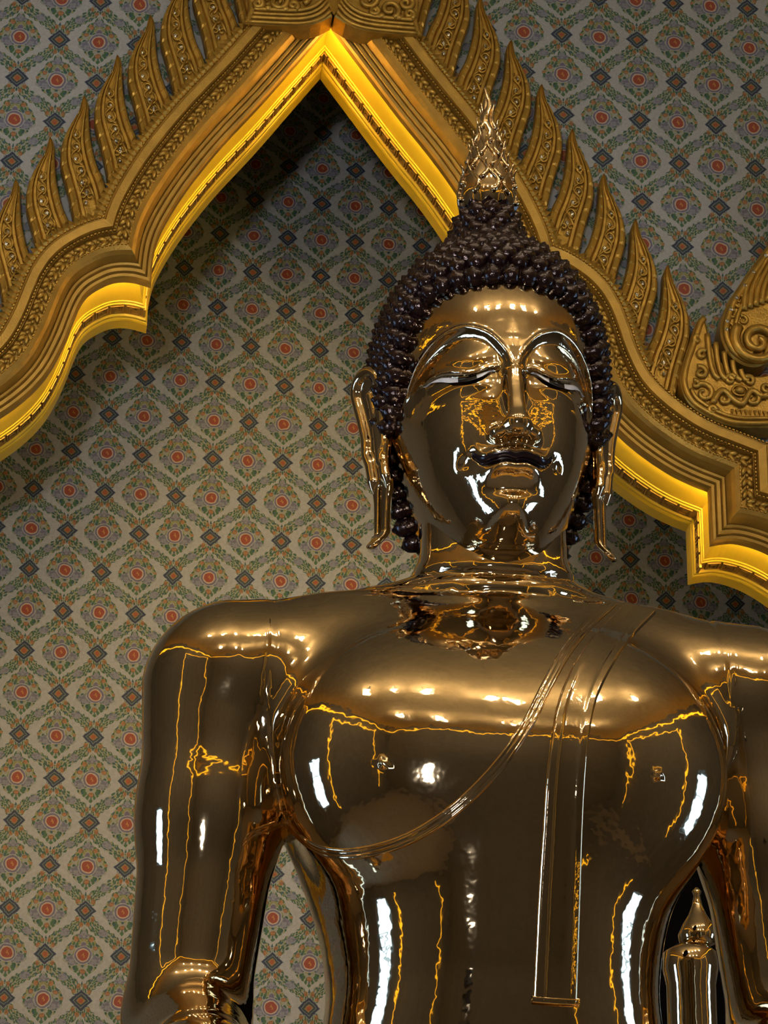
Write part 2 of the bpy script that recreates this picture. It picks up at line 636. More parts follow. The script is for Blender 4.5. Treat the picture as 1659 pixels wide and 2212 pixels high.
# glowing reveal
arch_sweep('reveal', [(0, 3.955), (.052, 3.957), (.054, 3.965), (.048, 4.00), (.036, 4.06), (.026, 4.12), (.023, 4.140), (.019, 4.142), (.018, 4.152), (.014, 4.154), (.013, 4.160)], M['yellow'], arch)
arch_sweep('fret_bed', [(.013, 4.160), (.016, 4.164), (.016, 4.226), (.012, 4.230)], M['gilt_band'], arch)
arch_sweep('inner_strip', [(.012, 4.230), (.005, 4.234), (.004, 4.246), (.009, 4.250), (.003, 4.254), (0, 4.262), (0, 4.33)], M['yellow'], arch)
arch_sweep('inner_lip', [(0, 4.33), (.004, 4.338), (.02, 4.345), (.25, 4.345)], M['gilt_band'], arch)
# light strip tucked behind the lip
_lp = np.vstack([side_path(.030, -1)[::-1], side_path(.030, 1)[1:]])
_sel = _lp[_lp[:, 1] > 4.0]
MB().tube([(p[0], 3.970, p[1]) for p in _sel], .006, 5).obj('light_strip', M['led'], arch)


def arc_points(path, step, zmin=5.2):
    """points every `step` metres along a path with tangents; skips corners"""
    seg = np.diff(path, axis=0)
    ln = np.linalg.norm(seg, axis=1)
    cum = np.concatenate([[0], np.cumsum(ln)])
    out = []
    n = int(cum[-1] / step)
    for i in range(n + 1):
        s = i * step
        k = min(np.searchsorted(cum, s, side='right') - 1, len(seg) - 1)
        p = path[k] + seg[k] * (s - cum[k]) / ln[k]
        out.append((p, seg[k] / ln[k]))
    return out


def in_view(p, y, mx=90):
    d = np.array([p[0], y, p[1]]) - CAM
    z = d @ FW
    u, v = IW / 2 + FPX * (d @ RT) / z, IH / 2 - FPX * (d @ UP) / z
    return -mx < u < IW + mx and -mx < v < IH + mx


def place_on_arch(data, name, p, t, y, sign=1, lean=None):
    o = bpy.data.objects.new(name, data)
    COL.objects.link(o)
    o.parent = arch
    o.matrix_parent_inverse = Matrix.Translation(-arch.location)
    nrm = np.array([-t[1], t[0]]) * sign
    if lean is None:      # x along path, y into the wall, z outward
        o.matrix_basis = Matrix(((t[0], 0, nrm[0], p[0]), (0, 1, 0, y), (t[1], 0, nrm[1], p[1]), (0, 0, 0, 1)))
    else:                 # lying on the reveal: local z points to the opening (-normal), local y = depth
        o.matrix_basis = Matrix(((t[0], 0, -nrm[0], p[0]), (0, 1, 0, y), (t[1], 0, -nrm[1], p[1]), (0, 0, 0, 1)))
    return o


# leaf chain: a pair of overlapping leaves per unit
def leaf_unit(sgn):
    pb = MB().ball((0, 0, 0), (.021, .013, .0105), 8, 6)
    ca, sa = math.cos(.42 * sgn), math.sin(.42 * sgn)
    return MB().add([(.004 + x * ca - z * sa, y, sgn * .0105 + x * sa + z * ca) for x, y, z in pb.v], pb.f).data('chain_leaf', M['gilt'], True)


leaf_mes = (leaf_unit(-1), leaf_unit(1))
bud_me = MB().ball((.024, -.007, 0), (.0085, .008, .0065), 6, 5).data('chain_bud', M['gilt'], True)
for sx in (1, -1):
    for p, t in arc_points(side_path(.124, sx), .0470):
        if in_view(p, 3.84, 30):
            for me in leaf_mes:
                place_on_arch(me, 'chain_leaf', p, t, 3.852, sx)
            place_on_arch(bud_me, 'chain_bud', p, t, 3.852, sx)

# small bead strips, too fine to pick apart
for w, y, nm in ((.1545, 3.832, 'bead_strip'), (.097, 3.835, 'fine_bead_strip'), (.205, 3.812, 'edge_bead_strip')):
    mb = MB()
    for sx in (1, -1):
        for p, t in arc_points(side_path(w, sx), .0145):
            if not in_view(p, y, 30):
                continue
            nn = np.array([-t[1], t[0]])
            a, bq = .0062, .0036 if nm != 'fine_bead_strip' else .0022
            q = [p + t * i * a + nn * j * bq for i, j in ((-1, -1), (1, -1), (1, 1), (-1, 1))]
            v = [(c[0], y + .004, c[1]) for c in q] + [(p[0] + (c[0] - p[0]) * .6, y - .004, p[1] + (c[1] - p[1]) * .6) for c in q]
            mb.add(v, [(4, 5, 6, 7), (0, 1, 5, 4), (1, 2, 6, 5), (2, 3, 7, 6), (3, 0, 4, 7)])
    tag(mb.obj(nm, M['gilt'], arch, False), kind='stuff')


# fret keys on the reveal (local x along, y depth, z towards the opening)
def fret_unit():
    mb = MB()
    h = .007
    for x0, x1, y0, y1 in ((-.026, .026, -.030, -.024), (-.026, -.020, -.024, .022), (-.026, .014, .020, .026), (.010, .016, -.012, .026),
                           (-.010, .016, -.014, -.008), (-.012, -.006, -.014, .008), (.021, .026, -.024, .028)):
        mb.box(x0, x1, y0, y1, -.002, h)
    return mb.data('fret_key', M['gilt_band'], False)


def relief_unit(kind):
    mb = MB()
    if kind:
        th = np.linspace(0, 2 * math.pi, 15)
        mb.tube(np.stack([np.cos(th) * .034, np.sin(th) * .017, 0 * th], 1), .0045, 5, cap=False)
        th = np.linspace(0, 2 * math.pi, 11)
        mb.tube(np.stack([np.cos(th) * .020, np.sin(th) * .007, 0 * th + .001], 1), .0035, 5, cap=False)
    else:
        for a in (-.028, -.01, .01, .028):
            th = np.linspace(0, 5.2, 10) + a * 60
            r = np.linspace(.013, .003, 10)
            mb.tube(np.stack([a + np.cos(th) * r, np.sin(th) * r, 0 * th], 1), .0035, 5)
    return mb.data('relief_motif', M['yellow'], True)


fret_me = fret_unit()
rel_me = [relief_unit(0), relief_unit(1)]
for sx in (1, -1):
    hp = side_path(.016, sx)
    for p, t in arc_points(hp, .062):
        if in_view(p, 4.19, 30):
            place_on_arch(fret_me, 'fret_key', p, t, 4.195, sx, 1)
    hp = side_path(.045, sx)
    for i, (p, t) in enumerate(arc_points(hp, .088)):
        if in_view(p, 4.02, 30) and i > 1:
            place_on_arch(rel_me[i % 2], 'relief_motif', p, t, 4.012, sx, 1)

# ------------------------------------------------------------------ flame leaves of the crest
FL = catmull([(0, 0), (.006, -.019), (.017, -.073), (.038, -.118), (.061, -.172), (.073, -.223), (.075, -.275), (.070, -.320), (.056, -.368), (.042, -.416), (.030, -.463), (.020, -.51), (.010, -.555), (.000, -.60)], 6)
FR = catmull([(0, 0), (-.009, -.011), (-.019, -.040), (-.022, -.083), (-.027, -.132), (-.033, -.181), (-.044, -.230), (-.057, -.278), (-.070, -.313), (-.085, -.345), (-.100, -.388), (-.115, -.44)], 6)


def resample(p, n):
    d = np.concatenate([[0], np.cumsum(np.linalg.norm(np.diff(p, axis=0), axis=1))])
    t = np.linspace(0, d[-1], n)
    return np.stack([np.interp(t, d, p[:, k]) for k in range(p.shape[1])], 1)


def flame_meshes(sx):
    n = 64
    L, Rr = resample(FL, n), resample(FR, n)
    ss = [0, .0, .04, .10, .19, .215, .25, .32, .36, .50, .64, .68, .75, .785, .81, .90, .96, 1, 1]
    hh = [.04, 0, -.014, -.018, -.013, -.003, -.012, -.012, .004, .006, .004, -.012, -.012, -.003, -.013, -.018, -.014, 0, .04]
    v, f = [], []
    for i in range(n):
        k = min(1.0, i / 9.0)
        notch = .006 if i % 6 == 3 and i > 8 else 0
        for j, (s, h) in enumerate(zip(ss, hh)):
            p = L[i] * (1 - s) + Rr[i] * s
            y = h if h > .03 else (h * (.45 + .55 * k) + (notch if j in (2, 3, 15, 16) else 0))
            v.append((p[0] * sx, y, p[1]))
    m = len(ss)
    for i in range(n - 1):
        for j in range(m - 1):
            q = (i * m + j, i * m + j + 1, (i + 1) * m + j + 1, (i + 1) * m + j)
            f.append(q if sx > 0 else q[::-1])
    body = mesh_data('flame_leaf', v, f, M['gilt'], False)
    # carved scrolls down the middle and the heart at the root
    C = (L * .5 + Rr * .5) * [sx, 1]
    wd = np.linalg.norm(L - Rr, axis=1)
    mb, gl = MB(), MB()
    for q, (i, turn) in enumerate(((21, 1), (27, -1), (33, 1), (39, -1), (45, 1))):
        c, r0 = C[i], wd[i] * .15
        th = np.linspace(-1.2, 5.6, 20) * turn * sx
        r = np.linspace(r0, r0 * .2, 20)
        mb.tube(np.stack([c[0] + np.cos(th) * r, np.full(20, -.003), c[1] + np.sin(th) * r * 1.25], 1), np.linspace(.0048, .003, 20), 5)
        gl.ball((c[0] + turn * sx * r0 * .25, -.004, c[1]), (r0 * .40, .006, r0 * .46), 6, 4)
    th = np.linspace(18, 47, 34)
    ii = np.interp(th, np.arange(n), C[:, 0]) + np.sin(th * .55) * .13 * np.interp(th, np.arange(n), wd)
    kk = np.interp(th, np.arange(n), C[:, 1])
    mb.tube(np.stack([ii, np.full(34, -.001), kk], 1), .0045, 5)
    c = C[50]
    for sg in (-1, 1):
        mb.tube([(c[0], -.006, c[1] + .040), (c[0] + sg * .016, -.008, c[1] + .008), (c[0] + sg * .030, -.006, c[1] - .022)], [.003, .0055, .004], 5)
        th = np.linspace(1.2, -4.4, 14) * sg
        r = np.linspace(.016, .003, 14)
        mb.tube(np.stack([c[0] + sg * .014 + np.sin(th) * r, np.full(14, -.005), c[1] - .018 + np.cos(th) * r], 1), .0038, 5)
    gl.ball((c[0], -.004, c[1] - .002), (.008, .006, .014), 6, 4)
    gl.ball((c[0], -.004, c[1] - .045), (.008, .006, .010), 6, 4)
    return body, mb.data('scroll_carving', M['gilt'], True), gl.data('mirror_inlay', M['mirror'], False)


def root_leaf_mesh():
    """small upright leaf that hides the foot of the flames"""
    h = .050
    v = [(-.015, 0, -.014), (.015, 0, -.014), (.014, -.004, h * .5), (.002, .002, h), (-.013, -.004, h * .5), (0, -.014, h * .35)]
    return MB().add(v, [(0, 1, 5), (1, 2, 5), (2, 3, 5), (3, 4, 5), (4, 0, 5)]).data('root_leaf', M['gilt'], False)


fm = {1: flame_meshes(1), -1: flame_meshes(-1)}
TIP0, TSTEP = np.array([.6985, 7.815]), np.array([.1175, -.1885])
for sx in (1, -1):
    for k in range(-4, 6 if sx > 0 else 7):
        tip = TIP0 + TSTEP * k
        if tip[0] < .26:
            continue
        o = bpy.data.objects.new('flame_leaf', fm[sx][0])
        COL.objects.link(o)
        o.parent = arch
        o.matrix_parent_inverse = Matrix.Translation(-arch.location)
        o.location = (XC + sx * tip[0], 3.866, tip[1])
        for me, nm in ((fm[sx][1], 'scroll_carving'), (fm[sx][2], 'mirror_inlay')):
            c = bpy.data.objects.new(nm, me)
            COL.objects.link(c)
            c.parent = o
            c['kind'] = 'stuff'
rl = root_leaf_mesh()
for sx in (1, -1):
    hp = side_path(.206, sx)
    for p, t in arc_points(hp, .0235):
        if in_view(p, 3.85, 40) and p[1] < 7.80 and p[1] > 6.42:
            place_on_arch(rl, 'root_leaf', p, t, 3.845, sx)


# ------------------------------------------------------------------ crest ornament above the apex
def spiral(mb, c, r0, r1, a0, a1, y, rad, n=22, sq=1.0):
    th = np.linspace(a0, a1, n)
    r = np.linspace(r0, r1, n)
    mb.tube(np.stack([c[0] + np.cos(th) * r, np.full(n, y), c[1] + np.sin(th) * r * sq], 1), np.linspace(rad, rad * .6, n), 6)


crest_half = [(.004, 7.828), (.045, 7.800), (.085, 7.782), (.13, 7.772), (.20, 7.768), (.29, 7.765), (.345, 7.766), (.335, 7.79), (.325, 7.83), (.33, 7.92), (.30, 8.05), (.20, 8.20), (.10, 8.36), (.004, 8.52)]
for sx in (1, -1):
    mb = MB()
    mb.plate([(XC + sx * x, z) for x, z in crest_half], 3.795, 3.90, .006)
    o = mb.obj('crest_panel', M['gilt'], arch, False)
    for off, r in ((.006, .0085), (.026, .0095), (.044, .008), (.064, .010)):
        pts = catmull([(.012, 7.835 + off * 1.9), (.045, 7.803 + off * 1.4), (.09, 7.782 + off * 1.1), (.15, 7.772 + off), (.24, 7.768 + off), (.325 - off * .3, 7.767 + off)], 5)
        MB().tube([(XC + sx * p[0], 3.792, p[1]) for p in pts], r, 6).obj('carved_ridge', M['gilt'], o)
    for (cx, cz), r0, turn in (((.215, 7.868), .040, 1), ((.130, 7.905), .042, -1), ((.278, 7.900), .030, -1), ((.292, 7.852), .020, 1), ((.155, 7.855), .018, -1), ((.07, 7.985), .045, 1), ((.20, 7.975), .042, 1), ((.12, 8.10), .045, -1)):
        sb = MB()
        spiral(sb, (XC + sx * cx, cz), r0, .005, sx * turn * -1.2, sx * turn * 7.2, 3.786, .0125)
        sb.obj('scroll', M['gilt'], o)
    for (cx, cz) in ((.252, 7.836), (.185, 7.838), (.30, 7.955), (.245, 7.935)):
        MB().ball((XC + sx * cx, 3.790, cz), (.017, .013, .014), 7, 5).obj('boss', M['gilt'], o)
mb = MB()
mb.add([(XC - .034, 3.79, 7.90), (XC + .034, 3.79, 7.90), (XC, 3.785, 7.822), (XC, 3.765, 7.89), (XC - .03, 3.80, 7.99), (XC + .03, 3.80, 7.99), (XC, 3.775, 7.97)],
       [(0, 2, 3), (3, 2, 1), (4, 0, 3, 6), (6, 3, 1, 5)])
mb.obj('crest_drop', M['gilt'], arch, False)


# ------------------------------------------------------------------ scroll finials at the shoulders of the arch
def dist_ring(o, d):
    o = np.asarray(o, float)
    e = np.roll(o, -1, 0) - np.roll(o, 1, 0)
    e /= np.linalg.norm(e, axis=1)[:, None]
    a = np.sum(o[:, 0] * np.roll(o[:, 1], -1) - np.roll(o[:, 0], -1) * o[:, 1])
    return o + np.stack([-e[:, 1], e[:, 0]], 1) * d * (1 if a > 0 else -1)


S1 = catmull([(1.70, 6.99), (1.625, 6.879), (1.582, 6.816), (1.546, 6.757), (1.513, 6.703), (1.491, 6.650), (1.477, 6.598), (1.475, 6.561), (1.481, 6.525), (1.497, 6.486), (1.523, 6.458), (1.555, 6.439), (1.588, 6.432), (1.622, 6.439), (1.655, 6.465), (1.672, 6.505), (1.690, 6.55), (1.76, 6.62), (1.83, 6.75), (1.86, 6.9), (1.84, 7.1), (1.79, 7.3)], 4)
S2 = catmull([(1.415, 6.643), (1.389, 6.610), (1.370, 6.554), (1.352, 6.498), (1.333, 6.443), (1.320, 6.387), (1.318, 6.351), (1.328, 6.305), (1.350, 6.267), (1.388, 6.237), (1.434, 6.212), (1.486, 6.193), (1.545, 6.186), (1.646, 6.193), (1.75, 6.21), (1.83, 6.26), (1.85, 6.35), (1.78, 6.43), (1.70, 6.425), (1.656, 6.410), (1.620, 6.400), (1.560, 6.399), (1.515, 6.418), (1.489, 6.442), (1.470, 6.455), (1.453, 6.494), (1.439, 6.529), (1.428, 6.580), (1.422, 6.613)], 3)
for sx in (1, -1):
    fx = (lambda p: (p[0] if sx > 0 else 2 * XC - p[0], p[1]))
    mb = MB().plate([fx(p) for p in S1], 3.79, 3.90, .010)
    o = mb.obj('scroll_finial', M['gilt'], arch, False)
    r1 = dist_ring(S1, .020)
    MB().tube([(*fx(p), 0) and (fx(p)[0], 3.788, fx(p)[1]) for p in r1[3:70]], .0135, 6).obj('carved_rim', M['gilt'], o)
    r1 = dist_ring(S1, .052)
    MB().tube([(fx(p)[0], 3.786, fx(p)[1]) for p in r1[6:50]], .009, 6).obj('carved_rim', M['gilt'], o)
    sb = MB()
    c = fx((1.612, 6.531))
    spiral(sb, c, .092, .010, math.pi / 2 + sx * .9, math.pi / 2 + sx * (.9 + 11.4), 3.778, .0215, 60)
    sb.obj('volute', M['gilt'], o)
    for i in range(5):
        a = catmull([(1.566 + i * .022, 6.66 + i * .01), (1.575 + i * .025, 6.74 + i * .012), (1.61 + i * .03, 6.82 + i * .02), (1.66 + i * .03, 6.90 + i * .03)], 5)
        MB().tube([(fx(p)[0], 3.785, fx(p)[1]) for p in a], np.linspace(.0145, .008, len(a)), 6).obj('tail_rib', M['gilt'], o)
    for i, (cx, cz) in enumerate(((1.545, 6.690), (1.522, 6.640), (1.560, 6.618), (1.565, 6.735), (1.600, 6.700), (1.506, 6.590))):
        th = np.linspace(0, 6.0, 18) * (1 if i % 2 else -1) + i
        r = np.linspace(.020, .004, 18)
        pts = [fx((cx + math.cos(a_) * q_, cz + math.sin(a_) * q_)) for a_, q_ in zip(th, r)]
        MB().tube([(p[0], 3.786, p[1]) for p in pts], np.linspace(.0085, .005, 18), 6).obj('scroll', M['gilt'], o)
    for i in range(7):
        p = dist_ring(S1, .020)[3 + i * 4]
        q = fx(p)
        MB().ball((q[0], 3.776, q[1]), (.0085, .006, .0085), 7, 5).obj('mirror_inlay', M['mirror'], o, False)

    o = MB().plate([fx(p) for p in S2], 3.80, 3.90, .008).obj('wing_finial', M['gilt'], arch, False)
    r2 = dist_ring(S2, .014)
    MB().tube([(fx(p)[0], 3.797, fx(p)[1]) for p in r2[1:46]], .0115, 6).obj('carved_rim', M['gilt'], o)
    r2 = dist_ring(S2, .034)
    MB().tube([(fx(p)[0], 3.797, fx(p)[1]) for p in r2[20:46]], .0085, 6).obj('carved_rim', M['gilt'], o)
    for (cx, cz), r0, a0, a1 in (((1.393, 6.395), .026, 2.0, -5.5), ((1.402, 6.312), .040, 2.2, -5.0), ((1.402, 6.468), .020, .8, 7.0), ((1.475, 6.292), .036, 3.4, -4.0), ((1.582, 6.300), .034, 2.0, -5.0), ((1.430, 6.243), .018, 0, 6.5), ((1.372, 6.345), .016, 2, -4.6), ((1.640, 6.350), .030, 1.0, -6.0), ((1.505, 6.372), .022, 0.5, 7.0), ((1.575, 6.372), .020, 2.5, -4.5), ((1.385, 6.530), .015, 1.2, 7.2)):
        th = np.linspace(a0, a1, 24)
        r = np.linspace(r0, r0 * .15, 24)
        pts = [fx((cx + math.cos(a) * q, cz + math.sin(a) * q)) for a, q in zip(th, r)]
        MB().tube([(p[0], 3.792, p[1]) for p in pts], np.linspace(.0115, .007, 24), 6).obj('scroll', M['gilt'], o)
    a = catmull([(1.43, 6.27), (1.47, 6.325), (1.51, 6.29), (1.545, 6.275), (1.58, 6.33), (1.62, 6.31), (1.66, 6.33)], 5)
    MB().tube([(fx(p)[0], 3.788, fx(p)[1]) for p in a], .0125, 6).obj('wave_ridge', M['gilt'], o)
    for i in range(5):
        a = catmull([(1.424 + i * .030, 6.555 - i * .035), (1.428 + i * .030, 6.47 - i * .018), (1.440 + i * .030, 6.40 - i * .006), (1.462 + i * .028, 6.372)], 5)
        MB().tube([(fx(p)[0], 3.793, fx(p)[1]) for p in a], .011, 6).obj('feather_rib', M['gilt'], o)
    eb = MB()
    e = fx((1.538, 6.330))
    eb.ball((e[0], 3.788, e[1]), (.019, .013, .015), 10, 7)
    th = np.linspace(0, 2 * math.pi, 17)
    eb.tube(np.stack([e[0] + np.cos(th) * .028, np.full(17, 3.792), e[1] + np.sin(th) * .021], 1), .005, 6, cap=False)
    eb.obj('carved_eye', M['gilt'], o)
    tb = MB()
    for i in range(9):
        x = 1.500 + i * .017
        a, b2, c2 = fx((x, 6.252)), fx((x + .013, 6.252)), fx((x + .0065, 6.232))
        tb.add([(a[0], 3.790, a[1]), (b2[0], 3.790, b2[1]), (c2[0], 3.786, c2[1]), (c2[0], 3.80, c2[1]), (a[0], 3.80, a[1]), (b2[0], 3.80, b2[1])], [(0, 2, 1), (0, 4, 3, 2), (1, 2, 3, 5)])
    tag(tb.obj('tooth_row', M['gilt'], o, False), kind='stuff')
# ------------------------------------------------------------------ signed distance modelling
def smin(a, b, k):
    h = np.clip(.5 + .5 * (b - a) / k, 0, 1)
    return b * (1 - h) + a * h - k * h * (1 - h)


def smax(a, b, k):
    return -smin(-a, -b, k)


def ell(p, c, r):
    q = [(p[i] - c[i]) / r[i] for i in range(3)]
    k0 = np.sqrt(q[0] ** 2 + q[1] ** 2 + q[2] ** 2)
    k1 = np.sqrt((q[0] / r[0]) ** 2 + (q[1] / r[1]) ** 2 + (q[2] / r[2]) ** 2) + 1e-9
    return k0 * (k0 - 1) / k1


def cone(p, a, b, ra, rb):
    ab = [b[i] - a[i] for i in range(3)]
    l2 = sum(v * v for v in ab)
    t = np.clip(sum((p[i] - a[i]) * ab[i] for i in range(3)) / l2, 0, 1)
    return np.sqrt(sum((p[i] - a[i] - ab[i] * t) ** 2 for i in range(3))) - (ra + (rb - ra) * t)


def sstep(a, b, v):
    t = np.clip((v - a) / (b - a), 0, 1)
    return t * t * (3 - 2 * t)


class Spl:
    """smooth table lookup (monotone-ish cubic through dense catmull samples)"""

    def __init__(self, z, v):
        q = catmull(np.stack([z, v], 1), 12)
        o = np.argsort(q[:, 0])
        self.z, self.v = q[o, 0], q[o, 1]

    def __call__(self, z):
        return np.interp(z, self.z, self.v)


class Loft:
    def __init__(self, table, n=2.0):
        t = np.array(table, float)
        self.a, self.f, self.b = (Spl(t[:, 0], t[:, k]) for k in (1, 2, 3))
        self.n, self.z0, self.z1 = n, t[0, 0], t[-1, 0]

    def raw(self, x, y, z):
        a, yf, yb = self.a(z), self.f(z), self.b(z)
        yc = np.minimum(yf * .25 + yb * .75, yb)
        r = np.where(y < yc, yc - yf, yb - yc)
        a, r = np.maximum(a, .004), np.maximum(r, .004)
        k = (np.abs(x / a) ** self.n + np.abs((y - yc) / r) ** self.n) ** (1 / self.n)
        return (k - 1) * np.minimum(a, np.maximum((yb - yf) * .5, .004))

    def __call__(self, p):
        x, y, z = p
        e = .004
        zc = np.clip(z, self.z0 + e, self.z1 - e)
        d = self.raw(x, y, zc)
        g = np.sqrt(((self.raw(x + e, y, zc) - self.raw(x - e, y, zc)) / (2 * e)) ** 2 +
                    ((self.raw(x, y + e, zc) - self.raw(x, y - e, zc)) / (2 * e)) ** 2 +
                    ((self.raw(x, y, zc + e) - self.raw(x, y, zc - e)) / (2 * e)) ** 2)
        d = d / np.clip(g, .5, 4)
        out = np.abs(z - zc)
        return np.where(out > 0, np.sqrt(np.maximum(d, 0) ** 2 + out ** 2), d)


def mesh_sdf(fn, lo, hi, h, coarse=4, lip=2.2):
    lo, hi = np.array(lo, float), np.array(hi, float)
    nb = np.ceil((hi - lo) / (h * coarse)).astype(int)
    n = nb * coarse + 1
    ax = [lo[i] + h * np.arange(n[i]) for i in range(3)]
    cx = [a[::coarse] for a in ax]
    G = np.meshgrid(*cx, indexing='ij')
    cd = fn(tuple(g.ravel() for g in G)).reshape(G[0].shape)
    near = np.abs(cd) < h * coarse * lip
    blk = np.zeros(tuple(nb), bool)
    for dx in (0, 1):
        for dy in (0, 1):
            for dz in (0, 1):
                blk |= near[dx:dx + nb[0], dy:dy + nb[1], dz:dz + nb[2]]
    mask = np.zeros(tuple(n), bool)
    up = np.repeat(np.repeat(np.repeat(blk, coarse, 0), coarse, 1), coarse, 2)
    for dx in (0, 1):
        for dy in (0, 1):
            for dz in (0, 1):
                mask[dx:dx + up.shape[0], dy:dy + up.shape[1], dz:dz + up.shape[2]] |= up
    big = np.repeat(np.repeat(np.repeat(np.sign(cd), coarse, 0), coarse, 1), coarse, 2)[:n[0], :n[1], :n[2]]
    D = (big * h * coarse).astype(np.float64)
    I = np.nonzero(mask)
    D[I] = fn(tuple(ax[i][I[i]] for i in range(3)))
    ins = D < 0
    c = np.zeros(tuple(n - 1), np.int8)
    for dx in (0, 1):
        for dy in (0, 1):
            for dz in (0, 1):
                c += ins[dx:n[0] - 1 + dx, dy:n[1] - 1 + dy, dz:n[2] - 1 + dz]
    cell = np.nonzero((c > 0) & (c < 8))
    idx = -np.ones(tuple(n - 1), np.int64)
    idx[cell] = np.arange(len(cell[0]))
    acc = np.zeros((len(cell[0]), 3))
    cnt = np.zeros(len(cell[0]))
    corners = [(a, b, d) for a in (0, 1) for b in (0, 1) for d in (0, 1)]
    for a in corners:
        for k in range(3):
            if a[k] == 0:
                b = list(a)
                b[k] = 1
                va = D[cell[0] + a[0], cell[1] + a[1], cell[2] + a[2]]
                vb = D[cell[0] + b[0], cell[1] + b[1], cell[2] + b[2]]
                cr = (va < 0) != (vb < 0)
                t = np.where(cr, va / np.where(cr, va - vb, 1), 0)
                pos = np.tile(np.array(a, float), (len(t), 1))
                pos[:, k] += t
                acc += pos * cr[:, None]
                cnt += cr
    V = lo + h * (np.stack(cell, 1) + acc / cnt[:, None])
    F = []
    for k in range(3):
        i, j = (k + 1) % 3, (k + 2) % 3
        s0 = [slice(None)] * 3
        s1 = [slice(None)] * 3
        s0[k], s1[k] = slice(0, -1), slice(1, None)
        a, b = ins[tuple(s0)], ins[tuple(s1)]
        e = np.stack(np.nonzero(a != b), 1)
        e = e[(e[:, i] > 0) & (e[:, j] > 0) & (e[:, i] < n[i] - 1) & (e[:, j] < n[j] - 1)]
        if not len(e):
            continue
        flip = ~a[e[:, 0], e[:, 1], e[:, 2]]
        q = []
        for di, dj in ((-1, -1), (0, -1), (0, 0), (-1, 0)):
            w = e.copy()
            w[:, i] += di
            w[:, j] += dj
            q.append(idx[w[:, 0], w[:, 1], w[:, 2]])
        q = np.stack(q, 1)
        q[flip] = q[flip][:, ::-1]
        F.append(q)
    F = np.vstack(F)
    F = F[(F >= 0).all(1)]
    V, N = project(fn, V, h)
    return V, F, N


def grad(fn, V, e):
    g = []
    for k in range(3):
        d = np.zeros(3)
        d[k] = e
        g.append((fn(tuple((V + d).T)) - fn(tuple((V - d).T))) / (2 * e))
    return np.stack(g, 1)


def project(fn, V, h):
    for _ in range(2):
        g = grad(fn, V, h * .35)
        d = fn(tuple(V.T))
        step = g * (d / (np.sum(g * g, 1) + 1e-6))[:, None]
        l = np.linalg.norm(step, axis=1)
        V = V - step * np.minimum(1, h * .7 / (l + 1e-12))[:, None]
    g = grad(fn, V, h * .35)
    return V, g / (np.linalg.norm(g, axis=1)[:, None] + 1e-9)


def hit(fn, o, d, t0, t1, n=220):
    """first crossing of fn along rays o + t d (arrays)"""
    t = np.linspace(t0, t1, n)
    P = o[:, None, :] + d[:, None, :] * t[None, :, None]
    D = fn(tuple(P.reshape(-1, 3).T)).reshape(len(o), n)
    k = np.argmax(D < 0, axis=1)
    ok = (D < 0).any(1)
    a, b = t[np.maximum(k - 1, 0)], t[k]
    for _ in range(14):
        m = (a + b) / 2
        s = fn(tuple((o + d * m[:, None]).T)) < 0
        b, a = np.where(s, m, b), np.where(s, a, m)
    return o + d * b[:, None], ok


# ------------------------------------------------------------------ statue shapes
SX = .008       # x of the statue's axis

torso = Loft([(2.35, .40, -.22, .20), (2.60, .41, -.30, .22), (2.80, .375, -.272, .20), (3.00, .343, -.300, .19), (3.09, .338, -.319, .19), (3.20, .355, -.344, .20),
              (3.32, .395, -.373, .215), (3.40, .430, -.393, .222), (3.46, .452, -.403, .228), (3.53, .466, -.396, .23), (3.62, .462, -.362, .23), (3.72, .42, -.302, .22), (3.80, .34, -.232, .20), (3.87, .22, -.16, .17), (3.92, .10, -.10, .12)], 2.35)


NIPPLE_Y = None


